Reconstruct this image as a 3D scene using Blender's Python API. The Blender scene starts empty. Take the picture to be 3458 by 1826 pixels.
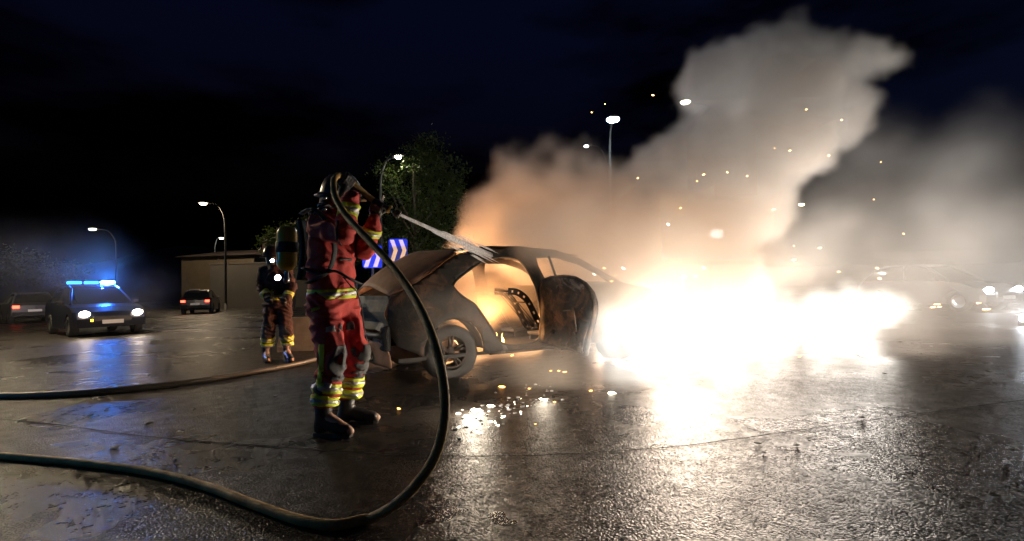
import bpy, bmesh, math, random
from mathutils import Vector, Matrix, noise as mnoise
R = math.radians
rng = random.Random(7)

# ------------------------------------------------------------------ camera
scene = bpy.context.scene
C = scene.collection
CAM = Vector((0, 0, 1.05))
PITCH, ROLL, FPX = math.atan(62 / 1729), R(1.5), 1729.0
_F = Vector((0, math.cos(PITCH), math.sin(PITCH)))
_U0 = Vector((0, -math.sin(PITCH), math.cos(PITCH)))
_R0 = Vector((1, 0, 0))
_Rt = _R0 * math.cos(ROLL) - _U0 * math.sin(ROLL)
_Up = _U0 * math.cos(ROLL) + _R0 * math.sin(ROLL)
cam_data = bpy.data.cameras.new('camera')
cam_data.lens = 18.0
cam_data.sensor_width = 36.0
cam_data.clip_start = 0.05
cam_data.clip_end = 2000
cam = bpy.data.objects.new('camera', cam_data)
C.objects.link(cam)
m = Matrix((_Rt, _Up, -_F)).transposed().to_4x4()
m.translation = CAM
cam.matrix_world = m
scene.camera = cam


def ray(px, py):
    return _F + _Rt * ((px - 1729) / FPX) + _Up * ((913 - py) / FPX)


def at(px, py, Y):
    d = ray(px, py)
    return CAM + d * (Y / d.y)


def gnd(px, py, z=0.0):
    d = ray(px, py)
    return CAM + d * ((z - CAM.z) / d.z)


# ------------------------------------------------------------------ world
world = bpy.data.worlds.new('World')
scene.world = world
world.use_nodes = True
wt = world.node_tree
for n in list(wt.nodes):
    wt.nodes.remove(n)
wo = wt.nodes.new('ShaderNodeOutputWorld')
bg = wt.nodes.new('ShaderNodeBackground')
sky = wt.nodes.new('ShaderNodeTexSky')
sky.sky_type = 'NISHITA'
sky.sun_disc = False
sky.sun_elevation = R(-4.0)
sky.sun_rotation = R(150)
sky.air_density = 1.0
sky.dust_density = 0.4
sky.ozone_density = 3.0
tcw = wt.nodes.new('ShaderNodeTexCoord')
nzw = wt.nodes.new('ShaderNodeTexNoise')
nzw.inputs['Scale'].default_value = 2.6
nzw.inputs['Detail'].default_value = 5
mpw = wt.nodes.new('ShaderNodeMapping')
mpw.inputs['Scale'].default_value = (1, 1, 3.2)
wt.links.new(tcw.outputs['Generated'], mpw.inputs['Vector'])
wt.links.new(mpw.outputs['Vector'], nzw.inputs['Vector'])
crw = wt.nodes.new('ShaderNodeValToRGB')
crw.color_ramp.elements[0].position = 0.42
crw.color_ramp.elements[0].color = (0.62, 0.9, 0.95, 1)
crw.color_ramp.elements[1].position = 0.6
crw.color_ramp.elements[1].color = (0.04, 0.05, 0.055, 1)
wt.links.new(nzw.outputs['Fac'], crw.inputs['Fac'])
mxw = wt.nodes.new('ShaderNodeMix')
mxw.data_type = 'RGBA'
mxw.blend_type = 'MULTIPLY'
mxw.inputs[0].default_value = 1.0
wt.links.new(sky.outputs['Color'], mxw.inputs[6])
wt.links.new(crw.outputs['Color'], mxw.inputs[7])
wt.links.new(mxw.outputs[2], bg.inputs['Color'])
bg.inputs['Strength'].default_value = 0.5
wt.links.new(bg.outputs['Background'], wo.inputs['Surface'])

sun_d = bpy.data.lights.new('moonlight', 'SUN')
sun_d.energy = 0.004
sun_d.angle = R(10)
sun_d.color = (0.6, 0.75, 1.0)
sun = bpy.data.objects.new('moonlight', sun_d)
C.objects.link(sun)
sun.rotation_euler = (R(50), 0, R(-155))

vs = scene.view_settings
vs.view_transform = 'Standard'
vs.look = 'None'
vs.exposure = 0.1
vs.gamma = 1.0
vs.use_curve_mapping = False
cy = scene.cycles
cy.use_denoising = True
cy.use_adaptive_sampling = True
cy.adaptive_threshold = 0.06
cy.adaptive_min_samples = 24
cy.max_bounces = 8
cy.diffuse_bounces = 2
cy.glossy_bounces = 3
cy.transmission_bounces = 4
cy.volume_bounces = 2
cy.transparent_max_bounces = 16
cy.volume_step_rate = 5.0
cy.volume_max_steps = 256
cy.sample_clamp_indirect = 4.0
cy.use_light_tree = True
try:
    cy.denoiser = 'OPENIMAGEDENOISE'
except Exception:
    pass


# ------------------------------------------------------------------ material helpers
MATS = {}


def nodes_of(name):
    mt = bpy.data.materials.new(name)
    mt.use_nodes = True
    t = mt.node_tree
    for n in list(t.nodes):
        t.nodes.remove(n)
    out = t.nodes.new('ShaderNodeOutputMaterial')
    return mt, t, out


def rgba(c):
    return (c[0], c[1], c[2], 1.0)


def pbr(name, col, rough=0.6, metal=0.0, var=None, vscale=12.0, bump=0.0, bscale=60.0, spec=0.5, coat=0.0, detail=6.0, rvar=0.0):
    if name in MATS:
        return MATS[name]
    mt, t, out = nodes_of(name)
    b = t.nodes.new('ShaderNodeBsdfPrincipled')
    b.inputs['Base Color'].default_value = rgba(col)
    b.inputs['Roughness'].default_value = rough
    b.inputs['Metallic'].default_value = metal
    b.inputs['Specular IOR Level'].default_value = spec
    b.inputs['Coat Weight'].default_value = coat
    t.links.new(b.outputs[0], out.inputs['Surface'])
    tc = t.nodes.new('ShaderNodeTexCoord')
    if var is not None:
        nz = t.nodes.new('ShaderNodeTexNoise')
        nz.inputs['Scale'].default_value = vscale
        nz.inputs['Detail'].default_value = detail
        nz.inputs['Roughness'].default_value = 0.65
        t.links.new(tc.outputs['Object'], nz.inputs['Vector'])
        cr = t.nodes.new('ShaderNodeValToRGB')
        cr.color_ramp.elements[0].position = 0.35
        cr.color_ramp.elements[0].color = rgba(col)
        cr.color_ramp.elements[1].position = 0.66
        cr.color_ramp.elements[1].color = rgba(var)
        t.links.new(nz.outputs['Fac'], cr.inputs['Fac'])
        t.links.new(cr.outputs['Color'], b.inputs['Base Color'])
        if rvar:
            mr = t.nodes.new('ShaderNodeMapRange')
            mr.inputs['From Min'].default_value = 0.35
            mr.inputs['From Max'].default_value = 0.65
            mr.inputs['To Min'].default_value = rough
            mr.inputs['To Max'].default_value = rough + rvar
            t.links.new(nz.outputs['Fac'], mr.inputs['Value'])
            t.links.new(mr.outputs[0], b.inputs['Roughness'])
    if bump:
        n2 = t.nodes.new('ShaderNodeTexNoise')
        n2.inputs['Scale'].default_value = bscale
        n2.inputs['Detail'].default_value = 5
        t.links.new(tc.outputs['Object'], n2.inputs['Vector'])
        bp = t.nodes.new('ShaderNodeBump')
        bp.inputs['Strength'].default_value = bump
        bp.inputs['Distance'].default_value = 0.01
        t.links.new(n2.outputs['Fac'], bp.inputs['Height'])
        t.links.new(bp.outputs['Normal'], b.inputs['Normal'])
    MATS[name] = mt
    return mt


def emit(name, col, strength):
    if name in MATS:
        return MATS[name]
    mt, t, out = nodes_of(name)
    e = t.nodes.new('ShaderNodeEmission')
    e.inputs['Color'].default_value = rgba(col)
    e.inputs['Strength'].default_value = strength
    t.links.new(e.outputs[0], out.inputs['Surface'])
    MATS[name] = mt
    return mt


# ------------------------------------------------------------------ object helpers
def tag(o, label=None, cat=None, group=None, kind=None):
    if label:
        o['label'] = label
    if cat:
        o['category'] = cat
    if group:
        o['group'] = group
    if kind:
        o['kind'] = kind
    return o


def empty(name, loc=(0, 0, 0), rz=0.0):
    o = bpy.data.objects.new(name, None)
    C.objects.link(o)
    o.location = loc
    o.rotation_euler = (0, 0, rz)
    o.empty_display_size = 0.2
    return o


def link(name, me, mat=None, parent=None, smooth=False):
    o = bpy.data.objects.new(name, me)
    C.objects.link(o)
    if mat is not None and not me.materials:
        me.materials.append(mat)
    if smooth:
        me.polygons.foreach_set('use_smooth', [True] * len(me.polygons))
    if parent is not None:
        o.parent = parent
    return o


def build(name, bm, mat=None, parent=None, smooth=False):
    me = bpy.data.meshes.new(name)
    bmesh.ops.recalc_face_normals(bm, faces=bm.faces)
    bm.to_mesh(me)
    bm.free()
    return link(name, me, mat, parent, smooth)


def lamp(name, loc, col, watts, radius=0.1, parent=None, spot=None, aim=None, blend=0.5):
    d = bpy.data.lights.new(name, 'SPOT' if spot else 'POINT')
    d.energy = watts
    d.color = col
    d.shadow_soft_size = radius
    if spot:
        d.spot_size = spot
        d.spot_blend = blend
    o = bpy.data.objects.new(name, d)
    C.objects.link(o)
    o.location = loc
    if aim is not None:
        o.rotation_euler = (Vector(aim) - Vector(loc)).to_track_quat('-Z', 'Y').to_euler()
    if parent is not None:
        o.parent = parent
    return o


#@@STRUCTURE
# ------------------------------------------------------------------ ground
def asphalt():
    mt, t, out = nodes_of('wet_asphalt')
    b = t.nodes.new('ShaderNodeBsdfPrincipled')
    tc = t.nodes.new('ShaderNodeTexCoord')
    L = t.links.new

    def nz(scale, detail=4, rough=0.6):
        n = t.nodes.new('ShaderNodeTexNoise')
        n.inputs['Scale'].default_value = scale
        n.inputs['Detail'].default_value = detail
        n.inputs['Roughness'].default_value = rough
        L(tc.outputs['Object'], n.inputs['Vector'])
        return n
    big = nz(0.45, 5)
    mid = nz(7, 6)
    # aggregate stones
    vo = t.nodes.new('ShaderNodeTexVoronoi')
    vo.inputs['Scale'].default_value = 80
    L(tc.outputs['Object'], vo.inputs['Vector'])
    fine = nz(70, 3)
    cr = t.nodes.new('ShaderNodeValToRGB')
    cr.color_ramp.elements[0].position = 0.3
    cr.color_ramp.elements[0].color = (0.010, 0.009, 0.008, 1)
    cr.color_ramp.elements[1].position = 0.75
    cr.color_ramp.elements[1].color = (0.036, 0.031, 0.027, 1)
    mixh = t.nodes.new('ShaderNodeMath')
    mixh.operation = 'MULTIPLY_ADD'
    L(mid.outputs['Fac'], mixh.inputs[0])
    mixh.inputs[1].default_value = 0.6
    L(vo.outputs['Color'], mixh.inputs[2])
    sc2 = t.nodes.new('ShaderNodeMath')
    sc2.operation = 'MULTIPLY'
    sc2.inputs[1].default_value = 0.62
    L(mixh.outputs[0], sc2.inputs[0])
    L(sc2.outputs[0], cr.inputs['Fac'])
    L(cr.outputs['Color'], b.inputs['Base Color'])
    # roughness: wet film
    mr = t.nodes.new('ShaderNodeMapRange')
    mr.inputs['From Min'].default_value = 0.38
    mr.inputs['From Max'].default_value = 0.62
    mr.inputs['To Min'].default_value = 0.24
    mr.inputs['To Max'].default_value = 0.36
    L(big.outputs['Fac'], mr.inputs['Value'])
    L(mr.outputs[0], b.inputs['Roughness'])
    b.inputs['Specular IOR Level'].default_value = 0.13
    b.inputs['IOR'].default_value = 1.4
    # relief: stones of two sizes, and every stone tilted its own way so wet faces glint
    vo2 = t.nodes.new('ShaderNodeTexVoronoi')
    vo2.inputs['Scale'].default_value = 105
    L(tc.outputs['Object'], vo2.inputs['Vector'])
    h0 = t.nodes.new('ShaderNodeMath')
    h0.operation = 'MULTIPLY_ADD'
    L(vo2.outputs['Distance'], h0.inputs[0])
    h0.inputs[1].default_value = -0.4
    L(fine.outputs['Fac'], h0.inputs[2])
    h = t.nodes.new('ShaderNodeMath')
    h.operation = 'MULTIPLY_ADD'
    L(vo.outputs['Distance'], h.inputs[0])
    h.inputs[1].default_value = -0.8
    L(h0.outputs[0], h.inputs[2])
    bp = t.nodes.new('ShaderNodeBump')
    bp.inputs['Distance'].default_value = 0.011
    ms = t.nodes.new('ShaderNodeMapRange')
    ms.inputs['From Min'].default_value = 0.4
    ms.inputs['From Max'].default_value = 0.6
    ms.inputs['To Min'].default_value = 0.35
    ms.inputs['To Max'].default_value = 0.55
    L(big.outputs['Fac'], ms.inputs['Value'])
    L(ms.outputs[0], bp.inputs['Strength'])
    L(h.outputs[0], bp.inputs['Height'])
    sb = t.nodes.new('ShaderNodeVectorMath')
    sb.operation = 'SUBTRACT'
    sb.inputs[1].default_value = (0.5, 0.5, 0.5)
    L(vo.outputs['Color'], sb.inputs[0])
    tl = t.nodes.new('ShaderNodeVectorMath')
    tl.operation = 'MULTIPLY_ADD'
    tl.inputs[1].default_value = (0.36, 0.36, 0.0)
    L(sb.outputs[0], tl.inputs[0])
    L(bp.outputs['Normal'], tl.inputs[2])
    nm = t.nodes.new('ShaderNodeVectorMath')
    nm.operation = 'NORMALIZE'
    L(tl.outputs[0], nm.inputs[0])
    L(nm.outputs[0], b.inputs['Normal'])
    # the water film only lies in patches between the stones: a share of gloss over matt stone
    b.inputs['Specular IOR Level'].default_value = 0.0
    gl = t.nodes.new('ShaderNodeBsdfAnisotropic')
    gl.inputs['Color'].default_value = (0.9, 0.9, 0.9, 1)
    L(mr.outputs[0], gl.inputs['Roughness'])
    L(nm.outputs[0], gl.inputs['Normal'])
    mg = t.nodes.new('ShaderNodeMixShader')
    wf = t.nodes.new('ShaderNodeMapRange')
    wf.inputs['From Min'].default_value = 0.35
    wf.inputs['From Max'].default_value = 0.65
    wf.inputs['To Min'].default_value = 0.12
    wf.inputs['To Max'].default_value = 0.07
    L(mid.outputs['Fac'], wf.inputs['Value'])
    L(wf.outputs[0], mg.inputs['Fac'])
    L(b.outputs[0], mg.inputs[1])
    L(gl.outputs[0], mg.inputs[2])
    L(mg.outputs[0], out.inputs['Surface'])
    return mt


M_ASPHALT = asphalt()
bm = bmesh.new()
bmesh.ops.create_grid(bm, x_segments=8, y_segments=8, size=260)
road = build('road', bm, M_ASPHALT)
tag(road, 'wet dark asphalt road surface', None, kind='structure')

# ------------------------------------------------------------------ shape helpers
def box(bm, c, s, rot=None, bev=0.0):
    r = bmesh.ops.create_cube(bm, size=1.0)
    vs_ = r['verts']
    bmesh.ops.scale(bm, vec=s, verts=vs_)
    if bev:
        es = list({e for v in vs_ for e in v.link_edges})
        rr = bmesh.ops.bevel(bm, geom=es, offset=bev, segments=2, profile=0.5, affect='EDGES')
        vs_ = list({v for f in rr['faces'] for v in f.verts} | {v for v in vs_ if v.is_valid})
    if rot is not None:
        bmesh.ops.rotate(bm, cent=(0, 0, 0), matrix=rot, verts=vs_)
    bmesh.ops.translate(bm, vec=c, verts=vs_)
    return vs_


def tube(bm, pts, rad, seg=10, cap=True, squash=1.0):
    pts = [Vector(p) for p in pts]
    n = len(pts)
    rads = rad if isinstance(rad, (list, tuple)) else [rad] * n
    tang = []
    for i in range(n):
        a = pts[max(i - 1, 0)]
        b = pts[min(i + 1, n - 1)]
        tang.append((b - a).normalized())
    up = Vector((0, 0, 1)) if abs(tang[0].z) < 0.9 else Vector((1, 0, 0))
    x = tang[0].cross(up).normalized()
    rings = []
    for i in range(n):
        t = tang[i]
        x = (x - t * x.dot(t)).normalized()
        y = t.cross(x)
        ring = []
        for k in range(seg):
            a = 2 * math.pi * k / seg
            ring.append(bm.verts.new(pts[i] + (x * math.cos(a) + y * math.sin(a) * squash) * rads[i]))
        rings.append(ring)
    for i in range(n - 1):
        for k in range(seg):
            bm.faces.new((rings[i][k], rings[i][(k + 1) % seg], rings[i + 1][(k + 1) % seg], rings[i + 1][k]))
    if cap:
        bm.faces.new(list(reversed(rings[0])))
        bm.faces.new(rings[-1])


def smooth_path(pts, n=8):
    pts = [Vector(p) for p in pts]
    out = []
    for i in range(len(pts) - 1):
        p0 = pts[max(i - 1, 0)]
        p1, p2 = pts[i], pts[i + 1]
        p3 = pts[min(i + 2, len(pts) - 1)]
        for k in range(n):
            t = k / n
            out.append(0.5 * ((2 * p1) + (p2 - p0) * t + (2 * p0 - 5 * p1 + 4 * p2 - p3) * t * t + (3 * p1 - p0 - 3 * p2 + p3) * t ** 3))
    out.append(pts[-1])
    return out


def lathe(bm, prof, seg=20, mat=None):
    """prof: (r, z) pairs about +Z; mat: 4x4 applied afterwards"""
    new = []
    rings = []
    for r, z in prof:
        if r < 1e-5:
            v = bm.verts.new((0, 0, z))
            rings.append([v])
            new.append(v)
        else:
            ring = [bm.verts.new((r * math.cos(2 * math.pi * k / seg), r * math.sin(2 * math.pi * k / seg), z)) for k in range(seg)]
            rings.append(ring)
            new += ring
    for a, b in zip(rings, rings[1:]):
        for k in range(seg):
            k2 = (k + 1) % seg
            if len(a) == 1 and len(b) == 1:
                continue
            if len(a) == 1:
                bm.faces.new((a[0], b[k2], b[k]))
            elif len(b) == 1:
                bm.faces.new((a[k], a[k2], b[0]))
            else:
                bm.faces.new((a[k], a[k2], b[k2], b[k]))
    if mat is not None:
        bmesh.ops.transform(bm, matrix=mat, verts=new)
    return new


def axis_mat(p, d, up=(0, 0, 1)):
    """matrix taking +Z to direction d at point p"""
    q = Vector(d).to_track_quat('Z', 'Y')
    mm = q.to_matrix().to_4x4()
    mm.translation = Vector(p)
    return mm


def cone_caps(bm, caps, seg=14):
    for (p1, r1, p2, r2) in caps:
        p1, p2 = Vector(p1), Vector(p2)
        for p, r in ((p1, r1), (p2, r2)):
            s = bmesh.ops.create_uvsphere(bm, u_segments=seg, v_segments=8, radius=r)
            bmesh.ops.translate(bm, vec=p, verts=s['verts'])
        if (p2 - p1).length > 1e-4:
            tube(bm, [p1, p2], [r1, r2], seg, True)


def fused(caps, voxel, smooth=4, folds=0.0, fscale=9.0, fseed=0.0, cut=()):
    """one continuous skin grown round tapered limbs"""
    bm = bmesh.new()
    cone_caps(bm, caps)
    me = bpy.data.meshes.new('tmp')
    bmesh.ops.recalc_face_normals(bm, faces=bm.faces)
    bm.to_mesh(me)
    bm.free()
    o = bpy.data.objects.new('tmp', me)
    C.objects.link(o)
    md = o.modifiers.new('r', 'REMESH')
    md.mode = 'VOXEL'
    md.voxel_size = voxel
    ms = o.modifiers.new('s', 'SMOOTH')
    ms.iterations = smooth
    ms.factor = 0.5
    dg = bpy.context.evaluated_depsgraph_get()
    res = bpy.data.meshes.new_from_object(o.evaluated_get(dg))
    bpy.data.objects.remove(o)
    bpy.data.meshes.remove(me)
    if folds:
        res.update()
        nrm = [v.normal.copy() for v in res.vertices]
        for v, nn in zip(res.vertices, nrm):
            p = v.co
            wv = mnoise.noise(p * 3.0 + Vector((fseed, 0, 0))) * 0.25
            a = mnoise.noise(Vector((p.x * fscale * 0.55 + fseed, p.y * fscale * 0.55, (p.z + wv) * fscale * 1.7 + p.x * fscale * 0.7)))
            b = mnoise.noise(Vector((p.x * fscale * 2.1, p.y * fscale * 2.1 + fseed, p.z * fscale * 2.6)))
            c = max(0.0, 1 - abs(a) * 2.6) ** 1.6 * 1.5
            v.co = p + nn * folds * (c * 0.6 + b * 0.45 - 0.2)
    bm = bmesh.new()
    bm.from_mesh(res)
    for (pc, pn) in cut:
        bmesh.ops.bisect_plane(bm, geom=bm.verts[:] + bm.edges[:] + bm.faces[:], plane_co=pc, plane_no=pn, clear_outer=True)
    bm.to_mesh(res)
    bm.free()
    res.update()
    return res


def strip_of(src, planes, off, near=None, face_dir=None, thick=0.004):
    """a band of cloth lying on the mesh src: planes keep what is behind them; near=(p1, p2, dist) keeps what is close to a line"""
    bm = bmesh.new()
    bm.from_mesh(src)
    for (pc, pn) in planes:
        bmesh.ops.bisect_plane(bm, geom=bm.verts[:] + bm.edges[:] + bm.faces[:], plane_co=pc, plane_no=pn, clear_outer=True)
    kill = []
    bm.normal_update()
    for f in bm.faces:
        c = f.calc_center_median()
        bad = False
        if near is not None:
            p1, p2, dd = near
            ab = p2 - p1
            t = max(0, min(1, (c - p1).dot(ab) / ab.length_squared))
            bad = (c - (p1 + ab * t)).length > dd
        if face_dir is not None and f.normal.dot(face_dir[0]) < face_dir[1]:
            bad = True
        if bad:
            kill.append(f)
    bmesh.ops.delete(bm, geom=kill, context='FACES')
    bm.normal_update()
    for v in bm.verts:
        v.co += v.normal * off
    # give it an edge
    ex = bmesh.ops.extrude_face_region(bm, geom=bm.faces[:])
    bm.normal_update()
    for g in ex['geom']:
        if isinstance(g, bmesh.types.BMVert):
            g.co += g.normal * thick
    me = bpy.data.meshes.new('strip')
    bmesh.ops.recalc_face_normals(bm, faces=bm.faces)
    bm.to_mesh(me)
    bm.free()
    return me


def poly_panel(name, outline, holes, fmap, mat, parent, step=0.07, thick=0.03, smooth=True):
    """flat sheet with holes in (u, w), cut into strips and bent by fmap(u, w) -> Vector"""
    bm = bmesh.new()
    es = []
    for loop in [outline] + list(holes):
        vs_ = [bm.verts.new((u, w, 0)) for u, w in loop]
        for a, b in zip(vs_, vs_[1:] + vs_[:1]):
            es.append(bm.edges.new((a, b)))
    bmesh.ops.triangle_fill(bm, use_beauty=True, use_dissolve=False, edges=es)
    us = [u for u, w in outline]
    ws = [w for u, w in outline]
    k = min(ws) + step
    while k < max(ws):
        bmesh.ops.bisect_plane(bm, geom=bm.verts[:] + bm.edges[:] + bm.faces[:], plane_co=(0, k, 0), plane_no=(0, 1, 0))
        k += step
    k = min(us) + step * 1.7
    while k < max(us):
        bmesh.ops.bisect_plane(bm, geom=bm.verts[:] + bm.edges[:] + bm.faces[:], plane_co=(k, 0, 0), plane_no=(1, 0, 0))
        k += step * 1.7
    for v in bm.verts:
        v.co = fmap(v.co.x, v.co.y)
    o = build(name, bm, mat, parent, False)
    if thick:
        md = o.modifiers.new('thickness', 'SOLIDIFY')
        md.thickness = thick
        md.offset = 0.0
    if smooth:
        o.data.polygons.foreach_set('use_smooth', [True] * len(o.data.polygons))
    return o


def surf(name, nu, nv, f, mat, parent, thick=0.02, smooth=True):
    bm = bmesh.new()
    g = [[bm.verts.new(f(i / nu, j / nv)) for j in range(nv + 1)] for i in range(nu + 1)]
    for i in range(nu):
        for j in range(nv):
            bm.faces.new((g[i][j], g[i + 1][j], g[i + 1][j + 1], g[i][j + 1]))
    o = build(name, bm, mat, parent, smooth)
    if thick:
        md = o.modifiers.new('thickness', 'SOLIDIFY')
        md.thickness = thick
        md.offset = 0.0
    return o


def lumpy(bm, c, r, amp=0.35, sub=2, fl=0.6, seed=0.0):
    s = bmesh.ops.create_icosphere(bm, subdivisions=sub, radius=1.0)
    for v in s['verts']:
        k = 1 + amp * mnoise.noise(v.co * 1.7 + Vector((seed, seed * 2, 0)))
        v.co = Vector((v.co.x * k * r, v.co.y * k * r, v.co.z * k * r * fl)) + Vector(c)


def copy_tree(o, parent=None):
    c = o.copy()
    C.objects.link(c)
    c.parent = parent
    for ch in o.children:
        copy_tree(ch, c)
    return c


def arc(cx, cz, r, a0, a1, n=12):
    return [(cx + r * math.cos(R(a0 + (a1 - a0) * k / n)), cz + r * math.sin(R(a0 + (a1 - a0) * k / n))) for k in range(n + 1)]



# ------------------------------------------------------------------ road details
M_TAR = pbr('tar_seam', (0.008, 0.008, 0.008), 0.75, bump=0.8, bscale=50, spec=0.1)
M_PAINT = pbr('road_paint', (0.55, 0.55, 0.52), 0.45, var=(0.2, 0.2, 0.19), vscale=9, bump=0.4, bscale=80)


def ground_strip(name, pts, w, z, mat, wob=0.0):
    pts = smooth_path([Vector((p.x, p.y, 0)) for p in pts], 14)
    bm = bmesh.new()
    L_, R_ = [], []
    for i, p in enumerate(pts):
        a, b = pts[max(i - 1, 0)], pts[min(i + 1, len(pts) - 1)]
        t = (b - a).normalized()
        n = Vector((-t.y, t.x, 0))
        j = mnoise.noise(p * 9) * wob
        k = 1 + 0.5 * mnoise.noise(p * 14 + Vector((5, 0, 0)))
        L_.append(bm.verts.new(p + n * (w * k + j) + Vector((0, 0, z))))
        R_.append(bm.verts.new(p - n * (w * k - j) + Vector((0, 0, z))))
    for i in range(len(pts) - 1):
        bm.faces.new((L_[i], L_[i + 1], R_[i + 1], R_[i]))
    return build(name, bm, mat)


seam = ground_strip('road_seam', [gnd(-300, 1395), gnd(100, 1425), gnd(500, 1475), gnd(900, 1508), gnd(1250, 1530), gnd(1600, 1541), gnd(1900, 1535),
                                  gnd(2250, 1512), gnd(2600, 1468), gnd(2900, 1425), gnd(3200, 1385), gnd(3700, 1320)], 0.009, 0.004, M_TAR, 0.012)
tag(seam, kind='structure')
for pts, w in (([gnd(-400, 1108), gnd(-100, 1100), gnd(110, 1090)], 0.09), ([gnd(560, 1075), gnd(700, 1068), gnd(860, 1062)], 0.08)):
    tag(ground_strip('road_marking', pts, w, 0.004, M_PAINT), kind='structure')

# chips of burnt debris lying about
M_CHAR = pbr('charred_bits', (0.012, 0.011, 0.01), 0.5, var=(0.05, 0.045, 0.04), vscale=30, bump=0.5)
chip_meshes = []
for k in range(4):
    bm = bmesh.new()
    lumpy(bm, (0, 0, 0.3), 1.0, 0.7, 1, 0.35, k * 3.1)
    me = bpy.data.meshes.new('debris_chip')
    bm.to_mesh(me)
    bm.free()
    me.materials.append(M_CHAR)
    chip_meshes.append(me)
for k, (x, y, r) in enumerate([(305, 1405, 12), (360, 1383, 9), (385, 1515, 16), (500, 1430, 13), (590, 1552, 10), (520, 1535, 8), (655, 1382, 7), (280, 1407, 6),
                               (2910, 1413, 16), (2560, 1500, 13), (2690, 1505, 12), (2580, 1530, 9), (3035, 1155, 12), (3145, 1170, 6), (3320, 1100, 6), (1975, 1297, 10),
                               (2985, 1262, 8), (3120, 1480, 7), (2300, 1560, 6), (3400, 1560, 9), (930, 1340, 8), (1010, 1385, 7), (870, 1420, 6)]):
    p = gnd(x, y)
    o = link('debris_chip', chip_meshes[k % 4])
    s = r * p.y / FPX
    o.location = (p.x, p.y, 0.003)
    o.scale = (s, s * 0.8, s * 0.8)
    o.rotation_euler = (0, 0, k * 1.3)
    tag(o, 'small dark chip of charred debris lying on the wet asphalt', 'debris', 'debris chips scattered over the road')
# ------------------------------------------------------------------ hills, house, verge
M_HILL = pbr('dark_hillside', (0.02, 0.025, 0.02), 0.9, var=(0.03, 0.035, 0.025), vscale=0.05)
top = [(-1500, 900), (-700, 870), (-200, 885), (150, 905), (330, 885), (420, 866), (520, 846), (600, 830), (680, 832), (760, 845), (900, 862), (1100, 885), (1500, 900), (2000, 905), (2600, 900), (3200, 890), (3800, 880), (4600, 890)]
bm = bmesh.new()
path = smooth_path([at(x, y, 190) for x, y in top], 6)
rows = []
for p in path:
    j = 0.8 * mnoise.noise(p * 0.12) + 0.5 * mnoise.noise(p * 0.5)
    rows.append([bm.verts.new((p.x, p.y - 40, -0.5)), bm.verts.new((p.x, p.y - 16, (p.z + j) * 0.62)), bm.verts.new((p.x, p.y, p.z + j)), bm.verts.new((p.x, p.y + 50, -0.5))])
for a, b in zip(rows, rows[1:]):
    for k in range(3):
        bm.faces.new((a[k], b[k], b[k + 1], a[k + 1]))
tag(build('hills', bm, M_HILL, None, True), kind='structure')

M_RENDER = pbr('beige_render', (0.07, 0.054, 0.034), 0.9, var=(0.05, 0.039, 0.025), vscale=1.5, bump=0.2)
M_ROOF = pbr('dark_roof_tile', (0.05, 0.035, 0.03), 0.8, bump=0.5, bscale=4)
M_PIPE = pbr('dark_pipe', (0.05, 0.045, 0.04), 0.5)
M_WIN = pbr('dark_glass', (0.01, 0.012, 0.015), 0.08)
M_FRAME = pbr('window_frame_paint', (0.2, 0.19, 0.17), 0.5)
hb = at(735, 985, 46)
house = empty('house', (hb.x, hb.y, 0), R(-6))
tag(house, 'low beige rendered house with dark roof beside a street lamp', 'house')
bm = bmesh.new()
box(bm, (0, 4, 2.35), (7.0, 8.0, 4.7))
build('wall', bm, M_RENDER, house)
bm = bmesh.new()
v = [bm.verts.new(p) for p in ((-3.9, -0.5, 4.7), (3.9, -0.5, 4.7), (3.9, 8.5, 4.7), (-3.9, 8.5, 4.7), (-2.2, 4, 5.5), (2.2, 4, 5.5))]
for f in ((0, 1, 5, 4), (2, 3, 4, 5), (1, 2, 5), (3, 0, 4), (3, 2, 1, 0)):
    bm.faces.new([v[i] for i in f])
rf = build('roof', bm, M_ROOF, house)
bm = bmesh.new()
box(bm, (2.4, 3.6, 5.75), (0.45, 0.45, 1.0))
build('chimney', bm, M_ROOF, rf)
bm = bmesh.new()
tube(bm, [(0.1, -0.05, 4.6), (0.1, -0.06, 2.5), (0.2, -0.06, 0.0)], 0.06, 8)
build('downpipe', bm, M_PIPE, house)
for x, z, w, h in ((-2.2, 1.2, 1.0, 1.2), (2.3, 1.05, 0.95, 2.1)):
    bm = bmesh.new()
    box(bm, (x, -0.01, z), (w, 0.05, h))
    wn = build('window' if h < 2 else 'door', bm, M_FRAME, house)
    bm = bmesh.new()
    box(bm, (x, -0.025, z), (w - 0.14, 0.05, h - 0.14))
    build('pane', bm, M_WIN, wn)
# long dark boundary wall to the right of the house
wb = at(900, 985, 44)
bm = bmesh.new()
box(bm, (0, 0, 1.9), (9.5, 0.3, 3.8))
gw = build('boundary_wall', bm, pbr('grey_wall_render', (0.04, 0.037, 0.033), 0.9, var=(0.03, 0.028, 0.025), vscale=0.8, bump=0.3))
gw.location = (wb.x, wb.y, 0)
tag(gw, 'tall dark grey boundary wall running behind the second firefighter', 'wall')
bm = bmesh.new()
box(bm, (0, 0, 3.85), (9.7, 0.4, 0.1))
build('coping', bm, M_PIPE, gw)
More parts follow.
